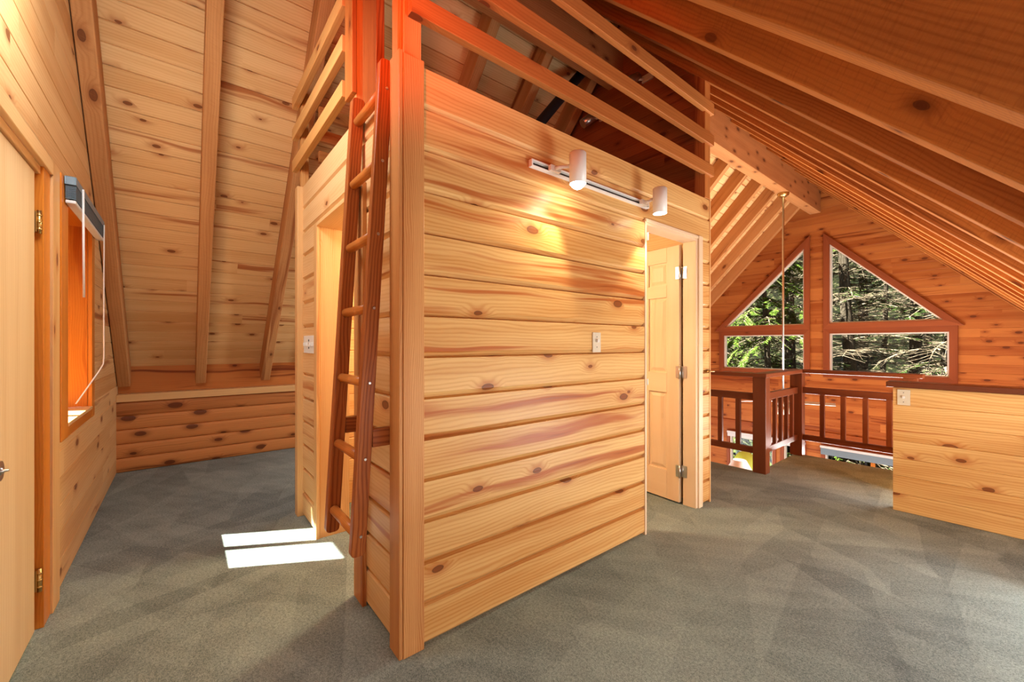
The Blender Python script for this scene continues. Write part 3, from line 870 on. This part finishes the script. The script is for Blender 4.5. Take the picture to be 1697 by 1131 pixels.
rr_ = rail_mesh(-1.668, -1.632, 0.410, 2.42).build('side_rail', 'ladder', ld, 0.004)
rl_ = rail_mesh(-2.018, -1.975, 0.385, 2.42).build('side_rail', 'ladder', ld, 0.004)
for k in range(7):
    z = 2.30 - 0.302 * k
    mb = MB(); y = ly(z)
    mb.tube([(-1.974, y, z), (-1.67, y, z)], 0.0205, 20)
    mb.build('rung', 'rung', ld)
    mb = MB(); mb.tube([(-1.6325, y + 0.004, z), (-1.629, y + 0.004, z)], [0.007, 0.005], 12); mb.build('bolt', 'nickel', rr_)
for rl, xx in ((rr_, -1.650), (rl_, -1.996)):
    mb = MB(); mb.box(xx - 0.016, xx + 0.016, ly(0.87) + 0.030, YS - 0.001, 0.832, 0.905, 'y'); mb.build('standoff', 'ladder', rl, 0.002)

# ------------------------------------------------------------------ track light
TZ = 2.150
tl = thing('track_light', 'white track light with two cylinder lamps on the long wall', 'light', (XP, 1.86, TZ))
mb = MB()
mb.box(XP, XP + 0.006, 1.36, 2.37, TZ - 0.018, TZ + 0.018, 'y')
mb.box(XP, XP + 0.024, 1.36, 2.37, TZ + 0.010, TZ + 0.018, 'y'); mb.box(XP, XP + 0.024, 1.36, 2.37, TZ - 0.018, TZ - 0.010, 'y')
mb.box(XP, XP + 0.024, 1.352, 1.36, TZ - 0.018, TZ + 0.018, 'y'); mb.box(XP, XP + 0.024, 2.37, 2.378, TZ - 0.018, TZ + 0.018, 'y')
mb.build('track', 'white', tl, 0.001)
mb = MB(); mb.box(XP + 0.006, XP + 0.008, 1.37, 2.36, TZ - 0.008, TZ + 0.008, 'y'); mb.build('track_slot', 'gap', tl)
def head(y, ytop, lit):
    xc = XP + 0.125
    mb = MB()
    mb.box(XP + 0.024, XP + 0.045, y - 0.035, y + 0.035, TZ - 0.014, TZ + 0.014, 'y')
    mb.tube([(XP + 0.04, y, TZ), (XP + 0.065, y, TZ), (xc - 0.04, ytop, TZ + 0.02)], [0.013, 0.009, 0.009], 10)
    mb.build('lamp_arm', 'white', tl)
    mb = MB()
    R = 0.043; seg = 28; zt, zb = TZ + 0.075, TZ - 0.085
    # hollow can
    prof = [(0.0, zt), (R - 0.006, zt), (R, zt - 0.006), (R, zb), (R - 0.003, zb), (R - 0.003, zt - 0.012), (0.0, zt - 0.012)]
    for i in range(len(prof) - 1):
        for k in range(seg):
            a0, a1 = 2 * math.pi * k / seg, 2 * math.pi * (k + 1) / seg
            q4 = [(prof[i][0], a0, prof[i][1]), (prof[i + 1][0], a0, prof[i + 1][1]), (prof[i + 1][0], a1, prof[i + 1][1]), (prof[i][0], a1, prof[i][1])]
            pts = [V((xc + r_ * math.cos(a), ytop + r_ * math.sin(a), z_)) for r_, a, z_ in q4]
            if q4[0][0] == 0: pts = pts[1:]
            elif q4[1][0] == 0: pts = [pts[0], pts[1], pts[3]]
            mb.face(pts, [(0, 0)] * len(pts), 0.5, True)
    mb.build('lamp_can', 'white', tl)
    mb = MB()
    zc = zb + (0.012 if lit else 0.03); rb = 0.039
    rows = 10
    for i in range(rows):
        p0, p1 = math.pi * i / rows, math.pi * (i + 1) / rows
        for k in range(20):
            a0, a1 = 2 * math.pi * k / 20, 2 * math.pi * (k + 1) / 20
            pts = [V((xc + rb * math.sin(p) * math.cos(a), ytop + rb * math.sin(p) * math.sin(a), zc + rb * math.cos(p))) for p, a in ((p0, a0), (p1, a0), (p1, a1), (p0, a1))]
            if i == 0: pts = [pts[0], pts[1], pts[2]]
            if i == rows - 1: pts = [pts[0], pts[1], pts[3]]
            mb.face(pts, [(0, 0)] * len(pts), 0.5, True)
    mb.build('bulb', 'bulb', tl)
    return V((xc, ytop, zc))
b1 = head(1.50, 1.575, True)
b2 = head(2.30, 2.335, False)
for b, pw, dr, sz in ((b1, 22, (0.14, -0.62, -1), 108), (b2, 19, (0.12, 0.12, -1), 100)):
    L = lamp('SPOT', 'track_spot', (b.x, b.y, b.z - 0.045), dr, pw, (1, 0.90, 0.68), 0.02, spot=math.radians(sz), blend=0.45)



# ------------------------------------------------------------------ switch plates
def plate(name, label, cat, face, mat, boxes, toggles, holes=()):
    mb = MB(); mb.box(*boxes); o = mb.build(name, mat, None, 0.0015, origin=((boxes[0] + boxes[1]) / 2, (boxes[2] + boxes[3]) / 2, (boxes[4] + boxes[5]) / 2))
    tag(o, label, cat)
    for t in toggles:
        m2 = MB(); m2.box(*t); m2.build('toggle', 'white', o, 0.001)
    for t in holes:
        m2 = MB(); m2.box(*t); m2.build('screw', 'black', o)
    return o
plate('light_switch', 'almond light switch on the long wall below the track light', 'switch', 'x', 'almond',
      (XP, XP + 0.007, 1.835, 1.905, 1.20, 1.315), [(XP + 0.007, XP + 0.020, 1.863, 1.877, 1.258, 1.275)],
      [(XP + 0.007, XP + 0.008, 1.867, 1.873, 1.228, 1.233), (XP + 0.007, XP + 0.008, 1.867, 1.873, 1.287, 1.292)])
PY = 4.17
plate('light_switch', 'almond light switch on the low pine wall beside the railing', 'switch', 'y', 'almond',
      (-0.573, -0.503, PY - 0.007, PY, 0.795, 0.91), [(-0.545, -0.531, PY - 0.018, PY - 0.007, 0.845, 0.862)],
      [(-0.541, -0.536, PY - 0.008, PY - 0.007, 0.815, 0.820), (-0.541, -0.536, PY - 0.008, PY - 0.007, 0.885, 0.890)])
plate('light_switch', 'white switch plate by the left doorway beside the ladder', 'switch', 'y', 'white',
      (-3.20, -2.90, YS - 0.008, YS, 1.185, 1.305), [(x, x + 0.012, YS - 0.022, YS - 0.008, 1.235, 1.258) for x in (-3.155, -3.105, -3.0, -2.95)],
      [(-3.06, -3.045, YS - 0.010, YS - 0.008, z, z + 0.014) for z in (1.215, 1.245, 1.265)])

# ------------------------------------------------------------------ low wall by the stairs
mb = MB(); siding(mb, (0, PY, 0), X_, Z_, Y_ * -1, [(0, 0.925, -0.597, XR)], 0.132, depth=0.006, lo=0.004, up=0.003, t=0.10, tone=(0.1, 0.7))
tag(mb.build('wall_low_stair', 'pine'), kind='structure')
mb = MB(); mb.box(-0.632, XR, PY - 0.035, PY + 0.135, 0.926, 0.966, 'x')
tag(mb.build('trim_6', 'guard', None, 0.004), kind='structure')

# ------------------------------------------------------------------ guard railing round the open well
gr = thing('guard_railing', 'dark mahogany guard railing around the opening to the floor below', 'railing', (-1.57, 4.9, 0))
YA, YB, XG = 4.385, 5.42, -1.575
for (x, y) in ((XG, YA - 0.0), (XG, YB)):
    mb = MB(); mb.box(x - 0.058, x + 0.058, y - 0.052, y + 0.052, 0, 0.925, 'z'); mb.build('post', 'guard', gr, 0.004)
mb = MB(); mb.box(-0.70, -0.60, YB - 0.05, YB + 0.05, 0, 0.925, 'z'); mb.build('post', 'guard', gr, 0.004)
# cap rails
mb = MB()
mb.box(-3.25, XG + 0.07, YA - 0.07, YA + 0.07, 0.925, 0.963, 'x'); mb.build('cap_rail', 'guard', gr, 0.005)
mb = MB(); mb.box(XG - 0.07, XG + 0.07, YA + 0.07, YB - 0.07, 0.925, 0.963, 'y'); mb.build('cap_rail', 'guard', gr, 0.005)
mb = MB(); mb.box(XG - 0.07, -0.56, YB - 0.07, YB + 0.07, 0.925, 0.963, 'x'); mb.build('cap_rail', 'guard', gr, 0.005)
for z0, z1 in ((0.695, 0.765), (0.175, 0.235)):
    mb = MB(); mb.box(-3.25, XG - 0.058, YA - 0.02, YA + 0.02, z0, z1, 'x'); mb.build('rail', 'guard', gr, 0.003)
    mb = MB(); mb.box(XG - 0.02, XG + 0.02, YA + 0.052, YB - 0.052, z0, z1, 'y'); mb.build('rail', 'guard', gr, 0.003)
    mb = MB(); mb.box(XG + 0.058, -0.70, YB - 0.02, YB + 0.02, z0, z1, 'x'); mb.build('rail', 'guard', gr, 0.003)
x = XG - 0.21
while x > -3.2:
    mb = MB(); mb.box(x - 0.022, x + 0.022, YA - 0.017, YA + 0.017, 0.235, 0.695, 'z'); mb.build('baluster', 'guard', gr, 0.002)
    x -= 0.175
for k in range(5):
    y = YA + 0.19 + k * 0.165
    if y > YB - 0.1: break
    mb = MB(); mb.box(XG - 0.017, XG + 0.017, y - 0.021, y + 0.021, 0.235, 0.695, 'z'); mb.build('baluster', 'guard', gr, 0.002)
for k in range(4):
    x = -1.343 + 0.180 * k
    mb = MB(); mb.box(x - 0.021, x + 0.021, YB - 0.017, YB + 0.017, 0.235, 0.695, 'z'); mb.build('baluster', 'guard', gr, 0.002)

# ------------------------------------------------------------------ far gable wall with windows
LWX0, LWX1 = -4.15, -2.634      # left glass
RWX0, RWX1 = -2.232, -0.696
ZS, ZM0, ZM1 = 0.715, 1.43, 1.60
TL = (3.109 - 1.588) / (-2.634 + 4.151)
zwl = lambda x: 1.588 + TL * (x + 4.151)
TR = (3.116 - 1.655) / (-0.782 + 2.232)
zwr = lambda x: 3.116 - TR * (x + 2.232)
mb = MB()
# lower windows under the floor level
B0 = -0.66
lwins = [(-4.02, -3.18), (-2.98, -2.66), (-2.30, -0.10)]
regs = []
xl_e = XK - 0.2
regs.append((B0 - 2.0, B0, xl_e, lwins[0][0])); regs.append((B0 - 2.0, B0, lwins[0][1], lwins[1][0]))
regs.append((B0 - 2.0, B0, lwins[1][1], lwins[2][0])); regs.append((B0 - 2.0, B0, lwins[2][1], XR + 0.1))
regs.append((B0, ZS, xl_e, XR + 0.1))
xlr = lambda b: max(XK - 0.2, (b - 4.36) / 1.04 + XC)
xrr = lambda b: min(XR + 0.1, (4.66 - b) / 1.02 + XC)
regs.append((ZS, ZM0 + 0.085, xlr, LWX0)); regs.append((ZS, ZM0 + 0.085, LWX1, RWX0)); regs.append((ZS, ZM0 + 0.085, RWX1, xrr))
regs.append((ZM0 + 0.085, 3.11, xlr, lambda b: LWX0 + (b - 1.588) / TL)); regs.append((ZM0 + 0.085, 3.11, LWX1, RWX0))
regs.append((ZM0 + 0.085, 3.11, lambda b: RWX0 + (3.116 - b) / TR, xrr))
regs.append((3.11, 4.45, xlr, xrr))
siding(mb, (0, YF, 0), X_, Z_, Y_ * -1, regs, 0.137, depth=0.004, lo=0.005, up=0.004, t=0.12, seglen=1.3, b_start=-0.02)
tag(mb.build('wall_far', 'cedar'), kind='structure')
mb = MB(); mb.box(xl_e, XR, YF - 0.03, YF, -0.60, -0.42, 'x'); tag(mb.build('trim_7', 'cedar', None, 0.003), kind='structure')
# trims along the roof line
mb = MB()
mb.beam((-5.3, YF - 0.03, zl(-5.3) - 0.03), (-2.54, YF - 0.03, zl(-2.54) - 0.03), (0, 0.04, 0), Nv * 0.04)
tag(mb.build('trim_8', 'pine_trim'), kind='structure')

def poly_window(name, pts, label, fw=0.10, deep=0.10):
    """window with outer glass polygon pts (x,z), clockwise or not; casing of width fw outside, vinyl inside"""
    cx_ = sum(p[0] for p in pts) / len(pts); cz_ = sum(p[1] for p in pts) / len(pts)
    root = struct(name, (cx_, YF, cz_), label, 'window')
    def offset(ps, d):
        n = len(ps); out = []
        area = sum(ps[i][0] * ps[(i + 1) % n][1] - ps[(i + 1) % n][0] * ps[i][1] for i in range(n))
        sgn = 1 if area > 0 else -1
        for i in range(n):
            p0, p1, p2 = V(ps[i - 1]), V(ps[i]), V(ps[(i + 1) % n])
            e1 = (p1 - p0).normalized(); e2 = (p2 - p1).normalized()
            n1 = V((e1.y, -e1.x)) * sgn; n2 = V((e2.y, -e2.x)) * sgn
            bis = (n1 + n2).normalized(); k_ = d / max(0.25, bis.dot(n1))
            out.append((p1 + bis * k_))
        return [(p.x, p.y) for p in out]
    def frame(ps_in, ps_out, y0, y1, mat, nm, skip=()):
        mb = MB(); n = len(ps_in)
        for i in range(n):
            if i in skip: continue
            j = (i + 1) % n
            a, b, c, d = ps_in[i], ps_in[j], ps_out[j], ps_out[i]
            r = random.random(); uo = random.uniform(0, 20)
            L = math.hypot(b[0] - a[0], b[1] - a[1])
            f = [V((p[0], y0, p[1])) for p in (a, b, c, d)]; g = [V((p[0], y1, p[1])) for p in (a, b, c, d)]
            uv4 = [(uo, 0), (uo + L, 0), (uo + L, .1), (uo, .1)]
            mb.face(f, uv4, r); mb.face(list(reversed(g)), uv4, r)
            for k in range(4):
                k2 = (k + 1) % 4
                mb.face([f[k], g[k], g[k2], f[k2]], uv4, r)
        return mb.build(nm, mat, root, 0.003)
    outer = offset(pts, fw)
    fr = frame(pts, outer, YF - 0.035, YF - 0.001, 'cedar_trim', 'window_casing')
    inn = offset(pts, -0.022)
    frame(inn, offset(pts, 0.0), YF + 0.0, YF + 0.10, 'vinyl', 'window_frame')
    mb = MB(); 
    mb.face([V((p[0], YF + 0.07, p[1])) for p in pts], [(0, 0)] * len(pts), 0.5)
    mb.face([V((p[0], YF + 0.075, p[1])) for p in reversed(pts)], [(0, 0)] * len(pts), 0.5)
    mb.build('pane', 'glass', root)
    return root
poly_window('window_2', [(LWX0 + 0.03, zwl(LWX0 + 0.03)), (LWX1, zwl(LWX0 + 0.03)), (LWX1, zwl(LWX1))], 'upper left triangular window of the far gable', 0.095)
poly_window('window_3', [(RWX0, 1.63), (-0.757, 1.63), (RWX0, 3.116)], 'upper right triangular window of the far gable', 0.095)
poly_window('window_4', [(LWX0, ZS), (LWX1, ZS), (LWX1, ZM0), (LWX0, ZM0)], 'lower left rectangular window of the far gable', 0.095)
poly_window('window_5', [(RWX0, ZS), (RWX1, ZS), (RWX1, ZM0 + 0.01), (RWX0, ZM0 + 0.01)], 'lower right rectangular window of the far gable', 0.095)
for i, (a, b) in enumerate(lwins):
    poly_window('window_%d' % (6 + i), [(a, B0 - 1.95), (b, B0 - 1.95), (b, B0 - 0.04), (a, B0 - 0.04)],
                ['tall living room window at the left below the railing', 'narrow living room window below the railing corner', 'wide living room window under the right railing'][i], 0.06)
# mullions of the lower right window
mb = MB()
for x in (-1.62, -0.98, -0.55):
    mb.box(x - 0.03, x + 0.03, YF + 0.02, YF + 0.08, B0 - 1.95, B0 - 0.04, 'z')
tag(mb.build('trim_9', 'varnish', None, 0.003), kind='structure')
# blinds of the lower windows
for (a, b, lab, mat, hh) in ((-4.05, -2.6, 'thin blue grey blind pulled up over the left living room window', 'blind_white', 0.07), (-2.36, -0.05, 'long grey blind pulled up over the right living room window', 'blind', 0.12)):
    t = thing('window_blind', lab, 'blind', ((a + b) / 2, YF - 0.07, B0))
    mb = MB(); mb.box(a, b, YF - 0.10, YF - 0.045, B0 - 0.045, B0 + 0.0); mb.build('headrail', 'blind_white', t, 0.003)
    mb = MB(); mb.box(a + 0.01, b - 0.01, YF - 0.095, YF - 0.05, B0 - 0.046 - hh, B0 - 0.046)
    mb.build('slat_stack', mat, t, 0.004)

# ------------------------------------------------------------------ ceiling fan on its long rod
FY, FZ = 7.74, 0.30
fn = thing('ceiling_fan', 'white bladed ceiling fan hanging on a long rod from the ridge beam', 'fan', (-2.45, FY, 3.73))
mb = MB(); mb.tube([(-2.45, FY, 3.736), (-2.45, FY, 3.70), (-2.45, FY, 3.665)], [0.085, 0.08, 0.03], 24); mb.build('canopy', 'brass', fn)
mb = MB(); mb.tube([(-2.45, FY, 3.70), (-2.45, FY, FZ + 0.1)], 0.015, 14); mb.build('rod', 'nickel', fn)
mb = MB(); mb.tube([(-2.45, FY, FZ + 0.11), (-2.45, FY, FZ + 0.08), (-2.45, FY, FZ + 0.02), (-2.45, FY, FZ - 0.06), (-2.45, FY, FZ - 0.10)], [0.03, 0.10, 0.13, 0.12, 0.05], 24); mb.build('motor', 'fan_brown', fn)
for k in range(5):
    a = math.radians(231 + 72 * k)
    e = V((math.cos(a), math.sin(a), 0)); s_ = V((-math.sin(a), math.cos(a), 0.18)).normalized()
    c0 = V((-2.45, FY, FZ))
    mb = MB(); mb.beam(c0 + e * 0.20, c0 + e * 0.68, s_ * 0.14, e.cross(s_) * 0.008); bld = mb.build('blade', 'blind_white', fn, 0.004)
    mb = MB(); mb.beam(c0 + e * 0.10, c0 + e * 0.24, s_ * 0.035, e.cross(s_) * 0.012); mb.build('blade_iron', 'fan_brown', bld)
for k in range(3):
    a = math.radians(30 + 120 * k); c0 = V((-2.45 + 0.11 * math.cos(a), FY + 0.11 * math.sin(a), FZ - 0.12))
    mb = MB(); mb.tube([c0 + V((0, 0, 0.03)), c0, c0 - V((0, 0, 0.08))], [0.02, 0.04, 0.07], 14); mb.build('glass_shade', 'almond', fn)

# ------------------------------------------------------------------ lamp and green shade in the room below
lpn = thing('floor_lamp', 'white cone shaded lamp seen low behind the railing', 'lamp', (-2.83, 7.0, ZB))
mb = MB(); mb.tube([(-2.83, 7, -0.62), (-2.83, 7, -1.05)], [0.095, 0.34], 32, caps=False); mb.build('lamp_shade', 'shade', lpn)
mb = MB(); mb.tube([(-2.83, 7, ZB + 0.03), (-2.83, 7, -0.66)], 0.015, 10); mb.build('pole', 'fan_brown', lpn)
mb = MB(); mb.tube([(-2.83, 7, ZB), (-2.83, 7, ZB + 0.03)], [0.16, 0.14], 24); mb.build('base', 'fan_brown', lpn)
gl_ = thing('floor_lamp', 'rounded lime green lamp shade behind the white cone shade', 'lamp', (-3.10, 7.9, ZB))
mb = MB(); gx, gy, gz = -3.10, 7.9, -0.98
zs = [gz + 0.30 * math.cos(t * math.pi / 12) for t in range(13)]
mb.tube([(gx, gy, z) for z in zs], [max(0.02, 0.20 * math.sin(t * math.pi / 12)) for t in range(13)], 24); mb.build('lamp_shade', 'lime', gl_)
mb = MB(); mb.tube([(gx, gy, ZB + 0.03), (gx, gy, gz - 0.28)], 0.015, 10); mb.build('pole', 'fan_brown', gl_)
mb = MB(); mb.tube([(gx, gy, ZB), (gx, gy, ZB + 0.03)], [0.15, 0.13], 24); mb.build('base', 'fan_brown', gl_)

# ------------------------------------------------------------------ outside: ground, deck railing, trees
def hill():
    mb = MB()
    nx, ny = 44, 44
    def P(i, j):
        x = -22 + 40 * i / nx; y = YF + 0.5 + 34 * j / ny
        z = -3.0 + 0.010 * max(0, y - 13) ** 2 + 0.25 * max(0, y - 13) * 0.5 + 0.25 * math.sin(x * 1.3 + y) + 0.2 * math.sin(y * 2.1 - x * 0.7)
        return V((x, y, z))
    for i in range(nx):
        for j in range(ny):
            mb.face([P(i, j), P(i + 1, j), P(i + 1, j + 1), P(i, j + 1)], [(0, 0)] * 4, 0.5, True)
    return mb
tag(hill().build('ground_hill', 'forest_floor'), kind='structure')
mb = MB(); mb.box(-12, 8, -14, YG - 0.8, -3.2, -3.0); tag(mb.build('ground_near', 'forest_floor'), kind='structure')
mb = MB()
mb.box(-5.2, 1.0, YF + 0.15, YF + 1.6, ZB - 0.1, ZB - 0.02); tag(mb.build('deck_floor', 'deck'), kind='structure')
dk = thing('deck_railing', 'black metal deck railing outside the living room windows', 'railing', (-2, YF + 1.6, ZB))
mb = MB(); mb.box(-5.2, 1.0, YF + 1.57, YF + 1.63, ZB + 1.0, ZB + 1.05); mb.build('rail', 'black', dk)
mb = MB(); mb.box(-5.2, 1.0, YF + 1.57, YF + 1.63, ZB + 0.1, ZB + 0.15); mb.build('rail', 'black', dk)
for k in range(12):
    x = -5.0 + k * 0.5
    mb = MB(); mb.box(x - 0.02, x + 0.02, YF + 1.58, YF + 1.62, ZB, ZB + 1.9 if k % 3 == 0 else ZB + 1.0, 'z'); mb.build('post', 'black', dk)

def conifer(x, y, z0, h, r, nbr, green, spread, droop, label, needle='needles', seed=1, low=0.0, group='trees outside the far gable'):
    rs = random.Random(seed)
    root = thing('conifer', label, 'tree', (x, y, z0), group)
    mb = MB()
    lean = rs.uniform(-0.05, 0.05)
    pts = [(x + lean * t * h + 0.05 * math.sin(t * 7 + seed), y + 0.04 * math.cos(t * 5 + seed), z0 + h * t) for t in [i / 10 for i in range(11)]]
    mb.tube(pts, [r * (1 - 0.8 * i / 10) for i in range(11)], 9)
    mb.build('trunk', 'bark', root)
    br = MB(); fo = MB()
    for b in range(nbr):
        t = low + (1 - low) * rs.random()
        zc = z0 + h * t
        a = rs.uniform(0, 2 * math.pi)
        L = spread * (1.05 - 0.7 * t) * rs.uniform(0.6, 1.15)
        d = V((math.cos(a), math.sin(a), rs.uniform(-0.05, 0.35)))
        p = V((x + lean * t * h, y, zc)); pts = [p.copy()]
        n = 6
        for i in range(n):
            d = (d + V((rs.uniform(-0.12, 0.12), rs.uniform(-0.12, 0.12), -droop * 0.16 + rs.uniform(-0.05, 0.05)))).normalized()
            p = p + d * L / n; pts.append(p.copy())
        br.tube(pts, [0.020 * (1 - 0.8 * i / n) + 0.003 for i in range(n + 1)], 4, caps=False)
        isg = rs.random() < green
        for i in range(1, n + 1):
            for s in (-1, 1):
                for rep in range(2):
                    side = V((-d.y, d.x, rs.uniform(-0.25, 0.15))) * s
                    tw = (pts[i] - pts[i - 1]).normalized() * rs.uniform(0.3, 0.9) + side
                    tw.normalize()
                    l2 = L * 0.28 * rs.uniform(0.5, 1.2)
                    base = pts[i - 1].lerp(pts[i], rs.random())
                    tip = base + tw * l2 + V((0, 0, -0.12 * l2 * droop))
                    if isg:
                        m_ = 7
                        for k in range(m_):
                            c = base.lerp(tip, (k + 0.6) / m_)
                            for s2 in (-1, 1):
                                lv = (tw * 0.6 + tw.cross(V((0, 0, 1))) * s2 + V((0, 0, rs.uniform(-0.35, 0.2)))).normalized()
                                w_ = tw * 0.022
                                ll = rs.uniform(0.06, 0.13)
                                fo.face([c - w_, c + lv * ll * 0.6 - w_ * 0.4, c + lv * ll, c + lv * ll * 0.5 + w_ * 0.9, c + w_], [(0, 0)] * 5, 0.5)
                    br.tube([base, base.lerp(tip, 0.5) + V((0, 0, rs.uniform(-.02, .03))), tip], [0.007, 0.005, 0.002], 3, caps=False)
                    if not isg and rs.random() < 0.8:
                        t2 = (tw + V((rs.uniform(-1, 1), rs.uniform(-1, 1), rs.uniform(-.8, .5)))).normalized()
                        m0 = base.lerp(tip, 0.5)
                        br.tube([m0, m0 + t2 * l2 * 0.6], [0.005, 0.002], 3, caps=False)
    tag(br.build('branches', 'twig', root), kind='stuff')
    if fo.f: tag(fo.build('foliage', needle, root), kind='stuff')
    return root

specs = [
 (-6.6, 14.2, -3, 11, 0.16, 120, 0.95, 3.0, 1.3, 'bright green leafy fir filling the left gable windows', 'needles'),
 (-4.6, 13.2, -3, 9, 0.12, 80, 0.85, 2.2, 1.2, 'bright green fir close to the left gable window beside the middle post', 'needles'),
 (-5.3, 17.5, -3, 13, 0.18, 90, 0.5, 2.6, 0.8, 'tall fir further back behind the left gable windows', 'needles_dark'),
 (-2.9, 15.0, -3, 13, 0.20, 100, 0.35, 2.4, 0.6, 'sunlit fir trunk just right of the middle post of the gable', 'needles_dark'),
 (-1.2, 13.5, -3, 9, 0.10, 90, 0.5, 2.2, 1.0, 'young dark green fir low in the right gable window', 'needles_dark'),
 (-1.9, 17.5, -2.5, 14, 0.19, 90, 0.15, 2.4, 0.4, 'pale trunk with bare twigs in the middle of the right gable window', 'needles_dark'),
 (-0.2, 16.0, -2.8, 13, 0.17, 90, 0.12, 2.4, 0.4, 'pale bare-twigged trunk toward the right corner of the gable window', 'needles_dark'),
 (1.2, 14.5, -3, 12, 0.17, 90, 0.3, 2.5, 0.7, 'fir with twiggy branches at the far right of the gable window', 'needles_dark'),
 (-3.9, 20.5, -2, 14, 0.20, 80, 0.3, 2.8, 0.6, 'thin dark fir far behind the middle post', 'needles_dark'),
 (-0.9, 21.5, -2, 15, 0.22, 90, 0.2, 3.0, 0.5, 'distant trunk deep in the forest behind the right window', 'needles_dark'),
 (-8.8, 19.5, -2, 14, 0.22, 90, 0.7, 3.2, 1.0, 'distant fir at the far left of the gable windows', 'needles'),
 (1.8, 20.0, -2, 14, 0.2, 80, 0.3, 3.0, 0.6, 'distant fir beyond the right end of the gable window', 'needles_dark'),
]
specs += [
 (-6.2, 22.5, -1.5, 13, 0.13, 60, 0.3, 2.2, 0.6, 'slim trunk deep in the forest behind the left gable window', 'needles_dark'),
 (-3.0, 18.6, -2.2, 12, 0.10, 60, 0.1, 1.8, 0.4, 'slim pale trunk just left in the right gable window', 'needles_dark'),
 (-2.3, 23.0, -1.2, 14, 0.14, 60, 0.3, 2.2, 0.6, 'slim far trunk left of centre in the right gable window', 'needles_dark'),
 (0.6, 18.4, -2.2, 12, 0.11, 60, 0.1, 1.8, 0.4, 'slim pale trunk near the right corner of the gable window', 'needles_dark'),
 (0.9, 23.5, -1.2, 14, 0.14, 60, 0.4, 2.2, 0.6, 'slim far trunk behind the right end of the gable window', 'needles_dark'),
 (-4.6, 16.0, -2.8, 12, 0.12, 60, 0.6, 2.0, 0.8, 'slim fir right behind the middle post of the gable', 'needles'),
]
for i, s in enumerate(specs):
    conifer(*s, seed=11 + i)
conifer(-8.6, -7.2, -3.0, 15, 0.16, 130, 0.9, 2.2, 0.8, 'fir outside the small left window dappling the sunlight on the carpet', 'needles', seed=5, low=0.35)
